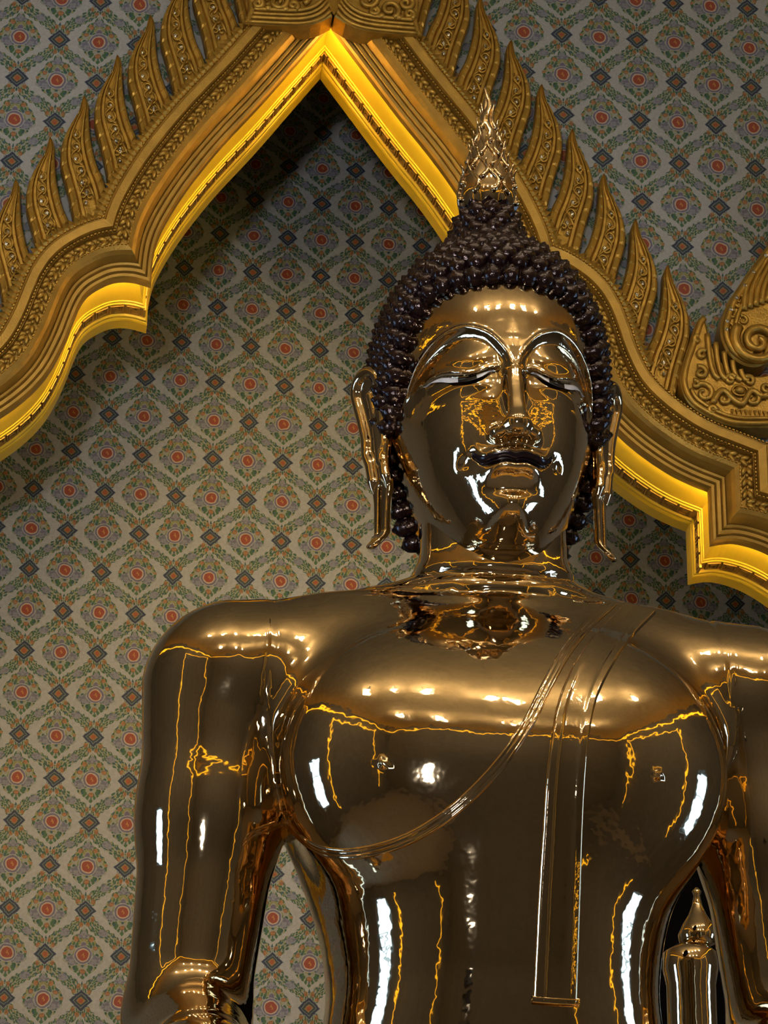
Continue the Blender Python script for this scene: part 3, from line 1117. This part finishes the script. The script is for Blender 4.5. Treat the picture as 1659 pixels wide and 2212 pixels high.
def body_sdf(p):
    x, y, z = p[0] - SX, p[1], p[2]
    ax = np.abs(x)
    q = (ax, y, z)
    d = torso((x, y, z))
    # pectorals
    d = smin(d, ell(q, (.225, -.180, 3.480), (.215, .165, .235)), .10)
    sh = smin(cone(q, (.08, .015, 3.800), (.535, .025, 3.715), .125, .182), cone(q, (0, .02, 3.885), (.30, .035, 3.805), .105, .112), .08)
    # collar hollow between neck and chest stays soft
    d = smin(d, sh, .09)
    # neck with its rings
    rn = .158 + .010 * np.exp(-((z - 3.93) / .05) ** 2)
    u = z - .32 * y          # rings sag towards the front
    ring = .0065 * (np.exp(-((u - 3.972) / .010) ** 2) + .8 * np.exp(-((u - 3.930) / .008) ** 2))
    neck = np.sqrt(x ** 2 + (y + .025) ** 2) - rn + ring
    neck = np.maximum(np.maximum(neck, z - 4.2), 3.75 - z)
    d = smin(d, neck, .06) + ring * .5
    # upper arms
    arm = smin(cone(q, (.560, .025, 3.700), (.583, .025, 3.43), .176, .143), cone(q, (.583, .025, 3.43), (.618, .035, 3.02), .143, .122), .06)
    el_r = smin(arm, cone((x, y, z), (-.618, .035, 3.0), (-.60, -.26, 2.83), .120, .098), .05)
    el_r = smin(el_r, cone((x, y, z), (-.60, -.26, 2.83), (-.575, -.52, 2.70), .098, .070), .05)
    el_l = smin(arm, cone((x, y, z), (.618, .035, 3.0), (.50, -.20, 2.80), .120, .095), .05)
    el_l = smin(el_l, cone((x, y, z), (.50, -.20, 2.80), (.16, -.42, 2.68), .095, .065), .05)
    d = smin(d, np.where(x < 0, el_r, el_l), .018)
    # seam where each arm was cast on
    d = d + .0035 * np.exp(-((ax - .474 - .10 * (3.80 - z)) / .006) ** 2) * sstep(3.50, 3.60, z) * sstep(.06, -.02, y)
    # crossed legs
    d = smin(d, cone(q, (.20, -.05, 2.55), (.92, -.42, 2.55), .24, .17), .08)
    sh1 = smin(cone((x, y, z), (.90, -.44, 2.55), (-.25, -.66, 2.58), .16, .09), cone((x, y, z), (-.90, -.44, 2.52), (.25, -.60, 2.50), .16, .09), .03)
    d = smin(d, sh1, .03)
    # hands: right over the shin, left in the lap, five fingers each
    d = smin(d, cone((x, y, z), (-.575, -.52, 2.70), (-.565, -.64, 2.66), .062, .055), .03)
    d = smin(d, cone((x, y, z), (.16, -.42, 2.68), (.02, -.46, 2.665), .058, .052), .03)
    for i in range(4):
        o = (i - 1.5) * .032
        d = smin(d, cone((x, y, z), (-.565 + o, -.66, 2.67), (-.565 + o * 1.2, -.79 + abs(o) * .4, 2.56), .019, .013), .012)
        d = smin(d, cone((x, y, z), (.00, -.47 + o, 2.665), (-.16 + abs(o) * .4, -.49 + o * 1.2, 2.655), .019, .013), .012)
    d = smin(d, cone((x, y, z), (-.52, -.58, 2.68), (-.455, -.69, 2.62), .022, .014), .015)
    d = smin(d, cone((x, y, z), (.08, -.50, 2.69), (-.03, -.545, 2.71), .022, .014), .015)
    # nipples
    if NIPPLE_Y is not None:
        d = smin(d, np.sqrt((ax - .272) ** 2 + (y - NIPPLE_Y) ** 2 + (z - 3.428) ** 2) - .0095, .005)
    return d


NIPPLE_Y = float(hit(body_sdf, np.array([[SX + .272, -1.0, 3.428]]), np.array([[0, 1.0, 0]]), .2, .9)[0][0, 1]) - .002


head_loft = Loft([(3.946, .03, -.18, -.10), (3.956, .066, -.235, -.03), (3.975, .096, -.272, .04), (4.008, .121, -.302, .09), (4.05, .146, -.320, .13), (4.10, .170, -.328, .15), (4.20, .207, -.330, .185), (4.30, .229, -.332, .205),
                  (4.40, .234, -.336, .215), (4.48, .232, -.325, .212), (4.56, .218, -.288, .195), (4.64, .183, -.222, .16), (4.70, .135, -.145, .11), (4.74, .07, -.06, .05)], 2.1)

BROW = catmull([(.008, 4.322), (.020, 4.352), (.048, 4.390), (.080, 4.412), (.110, 4.422), (.145, 4.414), (.172, 4.394), (.192, 4.362), (.202, 4.330)], 6)
LID = catmull([(.030, 4.318), (.048, 4.316), (.070, 4.309), (.095, 4.307), (.118, 4.315), (.140, 4.325), (.166, 4.329)], 6)


def curve_dist(u, z, C):
    """distance to polyline and height above it"""
    best = np.full(u.shape, 9.0)
    for a, b in zip(C[:-1], C[1:]):
        ab = b - a
        t = np.clip(((u - a[0]) * ab[0] + (z - a[1]) * ab[1]) / (ab @ ab), 0, 1)
        best = np.minimum(best, (u - a[0] - ab[0] * t) ** 2 + (z - a[1] - ab[1] * t) ** 2)
    return np.sqrt(best), z - np.interp(u, C[:, 0], C[:, 1])


MOUTH = Spl([0, .02, .04, .06, .07, .08, .10], [4.113, 4.115, 4.112, 4.109, 4.115, 4.128, 4.145])


def face_relief(x, z):
    u = np.abs(x)
    r = np.zeros_like(u)
    # eye socket below the brow line, crisp brow edge
    db, hb = curve_dist(u, z, BROW)
    r += .0045 * np.exp(-(db / .006) ** 2) * sstep(.21, .19, u)
    under = sstep(.004, -.022, hb) * sstep(.215, .185, u) * sstep(.004, .02, u)
    fade = sstep(4.245, 4.315, z)
    r -= .017 * under * fade
    # lid bulge with an overhanging edge
    e = ((u - .098) / .076) ** 2 + ((z - 4.334) / .052) ** 2
    r += .024 * np.exp(-e * 1.1) * sstep(.26, .20, u)
    dl, hl = curve_dist(u, z, LID)
    r += .0065 * np.exp(-(dl / .010) ** 2) * sstep(-.0015, .0015, hl) * sstep(.024, .036, u) * sstep(.176, .160, u)
    r -= .004 * np.exp(-(dl / .008) ** 2) * sstep(.0015, -.0015, hl) * sstep(.024, .036, u) * sstep(.176, .160, u)
    r += .006 * np.exp(-((u - .098) / .05) ** 2 - ((z - 4.282) / .013) ** 2)
    # cheeks
    r += .010 * np.exp(-((u - .125) / .065) ** 2 - ((z - 4.175) / .075) ** 2)
    # lips
    lw = sstep(.090, .045, u)
    zc = MOUTH(u) - .003
    r += .013 * np.exp(-((z - zc - .014) / .013) ** 2) * lw
    r -= .010 * np.exp(-((z - zc) / .0045) ** 2) * sstep(.096, .070, u)
    r += .019 * np.exp(-((z - (zc - .021)) / .014) ** 2) * sstep(.078, .030, u)
    r -= .008 * np.exp(-((z - 4.050) / .013) ** 2 - (u / .055) ** 2)
    # mouth corner dimples, philtrum
    r -= .008 * np.exp(-((u - .094) / .014) ** 2 - ((z - 4.118) / .016) ** 2)
    r -= .004 * np.exp(-(u / .010) ** 2 - ((z - 4.142) / .014) ** 2)
    # chin knob
    r += .012 * np.exp(-(u / .034) ** 2 - ((z - 4.012) / .026) ** 2)
    return r


def head_sdf(p):
    x, y, z = p[0] - SX, p[1], p[2]
    u = np.abs(x)
    w = sstep(-.08, -.20, y)
    d = head_loft((x, y + 0 * z, z)) - face_relief(x, z) * w
    q = (u, y, z)
    # nose
    n = cone((x, y, z), (0, -.322, 4.352), (0, -.374, 4.176), .0125, .0205)
    n = smin(n, ell((x, y, z), (0, -.368, 4.168), (.028, .026, .022)), .02)
    d = smin(d, n, .036)
    d = smin(d, ell(q, (.036, -.342, 4.160), (.0195, .028, .0175)), .018)
    d = smax(d, -ell(q, (.0195, -.362, 4.137), (.0095, .016, .009)), .006)
    # jaw meets the neck through its own bottom; keep a clean crease
    return d


HL = np.array([(-.36, 4.538), (-.26, 4.535), (-.22, 4.528), (-.19, 4.508), (-.16, 4.470), (-.135, 4.425), (-.112, 4.372), (-.092, 4.318), (-.06, 4.288), (-.01, 4.27), (.02, 4.20), (.05, 4.10), (.09, 4.03), (.3, 4.03)])
ush = Loft([(4.60, .14, -.16, .12), (4.66, .122, -.14, .11), (4.70, .106, -.122, .098), (4.74, .089, -.102, .084), (4.78, .074, -.085, .070), (4.82, .063, -.070, .060), (4.85, .054, -.058, .052), (4.872, .035, -.038, .034)], 2.0)


def cap_sdf(p):
    x, y, z = p[0] - SX, p[1], p[2]
    d = head_loft((x, y, z)) - .014
    d = smin(d, ush((x, y, z)), .03)
    return smax(d, np.interp(y, HL[:, 0], HL[:, 1]) - z, .006)


BASE = (SX, .0, 2.30)
statue = empty('seated_buddha_statue', BASE, 'polished gold seated buddha statue with dark curled hair and flame-topped crown', 'statue')
V, F, N = mesh_sdf(body_sdf, (-1.15, -.90, 2.30), (1.16, .34, 4.16), .011)
body = mobj('body', V, F, M['gold'], statue, True, N)
V, F, N = mesh_sdf(head_sdf, (-.26, -.43, 3.90), (.275, .25, 4.78), .0042)
mobj('head', V, F, M['gold_smooth'], statue, True, N)
V, F, N = mesh_sdf(cap_sdf, (-.28, -.36, 4.0), (.30, .25, 4.90), .008, 4, 5.0)
tag(mobj('hair_cap', V, F, M['hair'], statue, True, N), 'dark hair cap under the curls')


# ---- hair curls
def curl_mesh():
    mb = MB()
    prof = [(.0190, -.010), (.0208, -.002), (.0206, .005), (.0185, .0115), (.0150, .0165), (.0105, .0200), (.0072, .0218), (.0048, .0248), (.001, .0275)]
    v, f = [], []
    seg = 9
    for i, (r, z) in enumerate(prof):
        for k in range(seg):
            th = 2 * math.pi * k / seg + i * .42
            rr = r * (1 + .07 * math.cos(th * 3 + i))
            v.append((rr * math.cos(th), rr * math.sin(th), z))
    for i in range(len(prof) - 1):
        for k in range(seg):
            k2 = (k + 1) % seg
            f.append((i * seg + k, i * seg + k2, (i + 1) * seg + k2, (i + 1) * seg + k))
    f.append(tuple((len(prof) - 1) * seg + k for k in range(seg)))
    return mesh_data('hair_curl', v, f, M['hair'], True)


curl_me = curl_mesh()
pts = []
C0 = np.array([SX, -.055, 4.42])
# rows ring by ring around the head
for i in range(1, 17):
    th = i * .129 + .02
    n = max(1, int(round(2 * math.pi * math.sin(th) * .262 / .0405)))
    for k in range(n):
        ph = 2 * math.pi * (k + .5 * (i % 2)) / n
        d = np.array([math.sin(th) * math.sin(ph), -math.sin(th) * math.cos(ph), math.cos(th)])
        pts.append((C0, d))
O = np.array([a for a, _ in pts])
Dd = np.array([b for _, b in pts])
Hh, ok = hit(lambda p: -cap_sdf(p), O, Dd, .05, .6)
g = grad(cap_sdf, Hh, .004)
g /= np.linalg.norm(g, axis=1)[:, None]
zl = np.interp(Hh[:, 1], HL[:, 0], HL[:, 1])
keep = ok & (Hh[:, 2] > zl + .028) & (Hh[:, 2] < 4.705) & (np.abs(cap_sdf(tuple(Hh.T))) < .003) & (np.linalg.norm(Hh - C0, axis=1) < .36)
spots = [(p, n) for p, n, k in zip(Hh, g, keep) if k]
# ushnisha rings
for i, z in enumerate((4.722, 4.752, 4.782, 4.812, 4.840)):
    r = float(ush.a(z))
    n = int(round(2 * math.pi * r / .037))
    ph = 2 * math.pi * (np.arange(n) + .5 * (i % 2)) / n
    o = np.tile([SX, -.01, z], (n, 1))
    d = np.stack([np.sin(ph), -np.cos(ph), 0 * ph], 1)
    h_, k_ = hit(lambda p: -cap_sdf(p), o, d, .01, .4)
    gg = grad(cap_sdf, h_, .004)
    gg /= np.linalg.norm(gg, axis=1)[:, None]
    spots += [(a, b) for a, b in zip(h_, gg)]
# hairline row: walk the border curve on both sides
line = []
bare = lambda p: head_loft((p[0] - SX, p[1], p[2])) - .014
for sx in (1, -1):
    ph = np.linspace(0, 2.2, 500)
    z_ = np.full(500, 4.545)
    d = np.stack([sx * np.sin(ph), -np.cos(ph), 0 * ph], 1)
    for _ in range(25):
        h_, k_ = hit(lambda p: -bare(p), np.stack([np.full(500, SX), np.full(500, -.03), z_], 1), d, .02, .45, 60)
        z_ = .5 * z_ + .5 * (np.interp(h_[:, 1], HL[:, 0], HL[:, 1]) + .014)
    good = k_ & (np.abs(bare(tuple(h_.T))) < .004)
    last = None
    for q in h_[good]:
        if last is None:
            last = q
            if sx > 0:
                line.append(q)
        elif np.linalg.norm(q - last) > .0385:
            line.append(q)
            last = q
line = np.array(line)
gl_ = grad(lambda p: head_loft((p[0] - SX, p[1], p[2])), line, .004)
gl_ /= np.linalg.norm(gl_, axis=1)[:, None]
spots = [(p, n) for p, n in spots if np.min(np.linalg.norm(line - p, axis=1)) > .030]
spots += [(p - n * .006, n) for p, n in zip(line, gl_)]
random.seed(4)
rest = MB()
spots.sort(key=lambda s: s[0][1])
for i, (p, n) in enumerate(spots):
    zax = Vector(n)
    if n[2] < .9:
        zax = (zax + Vector((0, 0, .18))).normalized()
    rot = zax.to_track_quat('Z', 'Y').to_matrix().to_4x4()
    mat = Matrix.Translation(Vector(p)) @ rot @ Matrix.Rotation(random.random() * 6.28, 4, 'Z') @ Matrix.Scale(random.uniform(1.0, 1.10), 4)
    if i < 300:
        o = bpy.data.objects.new('hair_curl', curl_me)
        COL.objects.link(o)
        o.parent = statue
        o.matrix_parent_inverse = Matrix.Translation(-statue.location)
        o.matrix_basis = mat
    else:
        rest.add([tuple(mat @ v.co) for v in curl_me.vertices], [tuple(q.vertices) for q in curl_me.polygons])
if rest.v:
    tag(rest.obj('back_curls', M['hair'], statue), kind='stuff')
print('curls', len(spots))


# ---- eyes and lip inlay, laid on the face along its own surface
def on_head(xz):
    xz = np.asarray(xz, float)
    o = np.stack([xz[:, 0] + SX, np.full(len(xz), -.6), xz[:, 1]], 1)
    d = np.tile([0, 1.0, 0], (len(xz), 1))
    return hit(head_sdf, o, d, .05, .6)[0]


def skin_patch(name, rows, mat, off, parent):
    """rows: list of equally long (x,z) rows laid over the face, raised by off"""
    n = len(rows[0])
    P = on_head([p for r in rows for p in r])
    g = grad(head_sdf, P, .003)
    g /= np.linalg.norm(g, axis=1)[:, None]
    P = P + g * np.asarray(off).reshape(-1, 1) if not np.isscalar(off) else P + g * off
    f = [(i * n + k, i * n + k + 1, (i + 1) * n + k + 1, (i + 1) * n + k) for i in range(len(rows) - 1) for k in range(n - 1)]
    return mobj(name, P, f, mat, parent)


for sx in (1, -1):
    us = np.linspace(.036, .170, 30)
    top = np.interp(us, LID[:, 0], LID[:, 1]) - .001
    open_ = .0185 * np.sin(np.clip((us - .036) / .134, 0, 1) * math.pi) ** .8 * (1 - .25 * (us > .13) * (us - .13) / .04)
    rows = [[(sx * u, t - o * k) for u, t, o in zip(us, top, open_)] for k in (0, .33, .66, 1)]
    eye = skin_patch('eye', rows, M['pearl'], .0060, statue)
    tag(eye, 'white mother-of-pearl eye slit')
    us = np.linspace(.074, .108, 10)
    top = np.interp(us, LID[:, 0], LID[:, 1]) - .001
    open_ = .0192 * np.sin(np.clip((us - .036) / .134, 0, 1) * math.pi) ** .8
    rows = [[(sx * u, t - o * k) for u, t, o in zip(us, top, open_)] for k in (0, .33, .66, 1)]
    skin_patch('pupil', rows, M['black'], .0075, eye)
us = np.linspace(-.081, .081, 60)
u = np.abs(us)
mid = MOUTH(u)
thk = .0078 * (1 - .3 * sstep(.014, .0, u)) * (1 - .45 * sstep(.06, .081, u))
rows = [[(a, m + t * k) for a, m, t in zip(us, mid, thk)] for k in (-1, -.5, 0, .5, 1)]
off = np.concatenate([np.full(60, o) for o in (.0005, .0045, .003, .0045, .0005)])
tag(skin_patch('lip_inlay', rows, M['lip'], off, statue), 'dark inlaid lip line')


# ---- ears
def ear_sdf_factory(sx):
    A = np.array([SX + sx * .219, -.045, 0.0])
    phi = math.radians(30)
    e1 = np.array([sx * math.sin(phi), math.cos(phi), 0])
    nn = np.array([sx * math.cos(phi), -math.sin(phi), 0])

    def fn(p):
        dx, dy, t = p[0] - A[0], p[1] - A[1], p[2]
        s = dx * e1[0] + dy * e1[1]
        n = dx * nn[0] + dy * nn[1] - .05 * sstep(4.16, 4.03, t) * 0 - .30 * np.maximum(t - 4.30, 0) ** 1.4
        n = n - .030 * sstep(4.065, 4.015, t)
        z0 = np.zeros_like(s)
        f2 = lambda a, b, ra, rb: cone((s, t, z0), (*a, 0), (*b, 0), ra, rb)
        out = smin(f2((.064, 4.402), (.050, 4.27), .048, .034), f2((.050, 4.27), (.034, 4.17), .032, .025), .02)
        out = smin(out, f2((.034, 4.17), (.036, 4.040), .026, .021), .02)
        th = .0085
        d = smax(out, np.abs(n) - th, .006)
        # helix rim and inner fold
        rim = np.sqrt((np.abs(out + .006) * .9) ** 2 + (n - .010) ** 2) - .0115
        rim = np.where(t > 4.185, rim, rim + (4.185 - t) * .5)
        d = smin(d, rim, .006)
        fold = cone((s, t, n), (.050, 4.385, .010), (.026, 4.225, .012), .0135, .0125)
        d = smin(d, fold, .008)
        # slot in the long lobe
        d = smax(d, -f2((.036, 4.165), (.037, 4.064), .0062, .0062), .003)
        return d
    return fn


for sx in (1, -1):
    lo = (SX + min(sx * .16, sx * .37), -.14, 3.97)
    hi = (SX + max(sx * .16, sx * .37), .13, 4.50)
    V, F, N = mesh_sdf(ear_sdf_factory(sx), lo, hi, .004)
    mobj('ear', V, F, M['gold_smooth'], statue, True, N)


# ---- robe hem and folded sash, laid on the body along the traced lines
def on_body(px):
    px = np.asarray(px, float)
    o = np.tile(CAM, (len(px), 1))
    d = np.array([pixel_ray(*p) for p in px])
    P, ok = hit(body_sdf, o, d, 4.8, 7.6, 260)
    return P, ok


def hem(name, line_px, offs, mat, parent, side_px=None):
    """thin ridge following a line on the body"""
    c = catmull(line_px, 10)
    P, ok = on_body(c)
    P = P[ok]
    g = grad(body_sdf, P, .006)
    g /= np.linalg.norm(g, axis=1)[:, None]
    t = np.gradient(P, axis=0)
    t /= np.linalg.norm(t, axis=1)[:, None]
    b = np.cross(g, t)
    b /= np.linalg.norm(b, axis=1)[:, None]
    prof = offs
    v = []
    for s, h in prof:
        v.append(P + b * s + g * h)
    n = len(P)
    V = np.vstack(v)
    f = [(i * n + k, (i + 1) * n + k, (i + 1) * n + k + 1, i * n + k + 1) for i in range(len(prof) - 1) for k in range(n - 1)]
    return mobj(name, V, f, mat, parent)


ridge = [(-.013, -.002), (-.011, .002), (-.0085, .0038), (-.006, .0022), (-.003, .0020), (0, .0040), (.003, .0022), (.006, .0024), (.0085, .0042), (.011, .0020), (.013, -.002)]
hem('robe_hem', [(1322, 1303), (1270, 1350), (1222, 1410), (1182, 1480), (1142, 1560), (1092, 1635), (1030, 1705), (960, 1765), (890, 1808), (820, 1834), (750, 1845), (695, 1838), (655, 1815), (625, 1785), (606, 1765)], ridge, M['gold_smooth'], statue)

# sash: two ridged borders and a slightly raised cloth between them
LEFT = catmull([(1345, 1306), (1290, 1362), (1243, 1425), (1208, 1500), (1190, 1580), (1178, 1680), (1170, 1800), (1162, 1920), (1156, 2040), (1150, 2160)], 8)
RIGHT = catmull([(1418, 1326), (1366, 1380), (1325, 1440), (1292, 1510), (1275, 1590), (1266, 1690), (1260, 1810), (1256, 1930), (1252, 2050), (1248, 2166)], 8)
rows = []
for k in np.linspace(0, 1, 21):
    P, ok = on_body(LEFT * (1 - k) + RIGHT * k)
    rows.append(P)
g = [grad(body_sdf, P, .006) for P in rows]
g = [q / np.linalg.norm(q, axis=1)[:, None] for q in g]
hgt = [-.004, .0055, .0085, .0055, .0085, .0060, .0055] + [.0052] * 7 + [.0055, .0060, .0085, .0055, .0085, .0055, -.004]
V = np.vstack([P + n * h for P, n, h in zip(rows, g, hgt)])
n = len(LEFT)
f = [(i * n + k, (i + 1) * n + k, (i + 1) * n + k + 1, i * n + k + 1) for i in range(20) for k in range(n - 1)]
sash = mobj('sash', V, f, M['gold_smooth'], statue)
hem('sash_end', [(1149, 2160), (1180, 2163), (1215, 2165), (1249, 2166)], [(-.009, -.002), (-.006, .006), (-.002, .009), (.002, .006), (.006, .009), (.009, -.002)], M['gold_smooth'], sash)

# ---- flame finial on the crown
fin = MB()
prof = [(.050, 4.862), (.058, 4.872), (.062, 4.890), (.063, 4.910), (.060, 4.935), (.054, 4.962), (.046, 4.990), (.038, 5.018), (.030, 5.046), (.023, 5.075), (.0165, 5.105), (.0115, 5.135), (.008, 5.16), (.005, 5.175)]
fin.lathe([(r, z) for r, z in prof], 28, (SX, 0))
flame = fin.obj('flame_finial', M['gold_smooth'], statue)
rz, zz_ = np.array([p[0] for p in prof]), np.array([p[1] for p in prof])
rad_at = lambda z: np.interp(z, zz_, rz)
for lvl, (z0, ln, cnt) in enumerate(((4.890, .085, 9), (4.925, .090, 8), (4.960, .090, 7), (4.995, .085, 6), (5.035, .080, 5), (5.075, .075, 4))):
    for k in range(cnt):
        a0 = 2 * math.pi * (k + .5 * (lvl % 2)) / cnt - math.pi / 2
        s = np.linspace(0, 1, 12)
        sw = (-1) ** (k + lvl)
        z = z0 + ln * s
        ang = a0 + sw * (.28 * np.sin(s * 5.2) * (1 - .3 * s))
        r = rad_at(z) + .002 + .015 * np.maximum(s - .72, 0) / .28 * (1.1 - lvl * .12)
        mb = MB()
        mb.tube(np.stack([SX + np.cos(ang) * r, np.sin(ang) * r, z], 1), .0062 * (1 - .85 * s) * (1 - lvl * .06) + .0009, 6)
        mb.obj('flame_tongue', M['gold_smooth'], flame)
s = np.linspace(0, 1, 26)
mb = MB()
mb.tube(np.stack([SX + .007 * np.sin(s * 11) * (1 - .4 * s), -.018 * (1 - s) - .002, 5.03 + .168 * s], 1), .0135 * (1 - s) ** .8 + .0022, 8)
mb.obj('flame_tip', M['gold_smooth'], flame)
collar = MB().lathe([(.040, 4.842), (.050, 4.848), (.052, 4.856), (.046, 4.862)], 24, (SX, 0)).obj('lotus_collar', M['hair'], statue)
tag(collar, 'dark petal collar below the flame')
for k in range(10):
    a = 2 * math.pi * k / 10 + .2
    c, s_ = math.cos(a), math.sin(a)

    def q(r, t, z):
        return (SX + c * r - s_ * t, s_ * r + c * t, z)
    MB().add([q(.044, -.016, 4.850), q(.044, .016, 4.850), q(.058, .019, 4.862), q(.072, 0, 4.874), q(.058, -.019, 4.862), q(.062, 0, 4.856), q(.05, 0, 4.845)],
             [(0, 6, 5), (6, 1, 5), (1, 2, 5), (2, 3, 5), (3, 4, 5), (4, 0, 5), (0, 4, 2, 1), (4, 3, 2)]).obj('petal', M['hair'], collar, False)
# ------------------------------------------------------------------ pedestal, small post behind the arm
ped = empty('pedestal', (0, .1, 0), 'stepped gilded pedestal carrying the golden statue', 'pedestal')
z = 0.0
for nm, hw, dp, h, mt in (('plinth', 1.75, 1.5, .35, 'marble'), ('plinth_step', 1.6, 1.38, .30, 'marble'), ('waist_block', 1.35, 1.15, .75, 'gilt'), ('lotus_tier', 1.45, 1.22, .35, 'gilt'), ('seat_slab', 1.38, 1.18, .55, 'gilt')):
    mb = MB()
    b = .04
    mb.box(-hw, hw, .1 - dp, .1 + dp, z, z + h - b)
    mb.box(-hw + b, hw - b, .1 - dp + b, .1 + dp - b, z + h - b, z + h)
    mb.obj(nm, M[mt], ped, False)
    z += h
for k in range(26):
    x = -1.40 + k * .112
    mb = MB()
    mb.ball((x, .1 - 1.22, 1.56), (.055, .03, .14), 8, 6)
    mb.obj('lotus_petal', M['gilt'], ped)

post = empty('gilded_post', (.640, 1.0, 2.33), 'small gilded post with bud finial seen under the statue arm', 'post')
MB().lathe([(.075, 2.33), (.075, 2.40), (.062, 2.42), (.060, 3.36), (.068, 3.40), (.066, 3.44), (.050, 3.455)], 28, (.640, 1.0)).obj('shaft', M['gold'], post)
MB().lathe([(.020, 3.452), (.046, 3.465), (.050, 3.485), (.040, 3.51), (.024, 3.535), (.013, 3.56), (.008, 3.585), (.012, 3.595), (.004, 3.605)], 24, (.662, 1.0)).obj('bud_finial', M['gold_smooth'], post)

scr = empty('added_shade_screen', (1.05, 2.4, 0), 'added dark screen behind the statue, standing in for shade beside the gilded post', 'screen')  # added screen that blacks out the gap between arm and torso
MB().box(.50, 1.60, 2.40, 2.44, .05, 4.45).obj('panel', M['screen_shade'], scr, False)
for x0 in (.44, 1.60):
    MB().box(x0, x0 + .06, 2.37, 2.47, 0, 4.50).obj('stile', M['screen_shade'], scr, False)
MB().box(.50, 1.60, 2.37, 2.47, 4.45, 4.50).obj('top_rail', M['screen_shade'], scr, False)

# ------------------------------------------------------------------ lamps of the hall, then an added lamp for the niche
for x, y, what in ((-3.2, -2.6, 'leftmost in the near row'), (-1.9, -3.2, 'second from left in the near row'), (-.7, -3.5, 'left of centre in the near row'), (.7, -3.5, 'right of centre in the near row'), (1.9, -3.2, 'second from right in the near row'), (3.2, -2.6, 'rightmost in the near row'),
                   (-3.0, -6.6, 'leftmost in the far row'), (-1.0, -6.8, 'left of centre in the far row'), (1.0, -6.8, 'right of centre in the far row'), (3.0, -6.6, 'rightmost in the far row')):
    l = empty('pendant_lamp', (x, y, HZ), 'glowing warm globe pendant lamp on the hall ceiling, ' + what, 'lamp', 'pendant lamps of the hall')
    MB().lathe([(.02, HZ - .04), (.07, HZ - .03), (.08, HZ - .001), (.01, HZ - .001)], 16, (x, y)).obj('canopy', M['lamp_can'], l)
    MB().lathe([(.009, HZ - .38), (.009, HZ - .03)], 8, (x, y)).obj('rod', M['lamp_can'], l)
    MB().ball((x, y, HZ - .50), .14, 20, 14).obj('globe', M['lamp_glow'], l)

fl = empty('added_niche_lamp', (-2.0, -7.5, 0), 'added round diffuser lamp on a tripod stand, out of view, brightening the niche', 'lamp')  # added lamp, lights the left of the niche, statue shadow falls right
MB().lathe([(.014, .55), (.014, 2.20)], 10, (-2.0, -7.5)).obj('pole', M['lamp_can'], fl)
for k in range(3):
    an = 2 * math.pi * k / 3 + .4
    MB().tube([(-2.0, -7.5, .75), (-2.0 + .42 * math.cos(an), -7.5 + .42 * math.sin(an), .012)], .012, 8).obj('leg', M['lamp_can'], fl)
aim = Vector((-.35, YN, 6.3)) - Vector((-2.0, -7.5, 2.32))
hd = MB().lathe([(.05, -.24), (.16, -.20), (.36, .0), (.35, .0), (.15, -.18), (.04, -.21)], 24).obj('lamp_head', M['lamp_can'], fl)
hd.matrix_basis = Matrix.Translation((-2.0, -7.5, 2.32)) @ aim.to_track_quat('Z', 'Y').to_matrix().to_4x4()
ld = bpy.data.lights.new('added_niche_beam', 'SPOT')
ld.energy = NICHE_FILL_WATTS
ld.color = (1.0, .96, .93)
ld.spot_size = math.radians(24)
ld.spot_blend = .6
ld.shadow_soft_size = .34
lo = bpy.data.objects.new('added_niche_beam', ld)
link(lo, fl)
lo.matrix_basis = Matrix.Translation(Vector((-2.0, -7.5, 2.32)) + aim.normalized() * .01) @ aim.to_track_quat('-Z', 'Y').to_matrix().to_4x4()
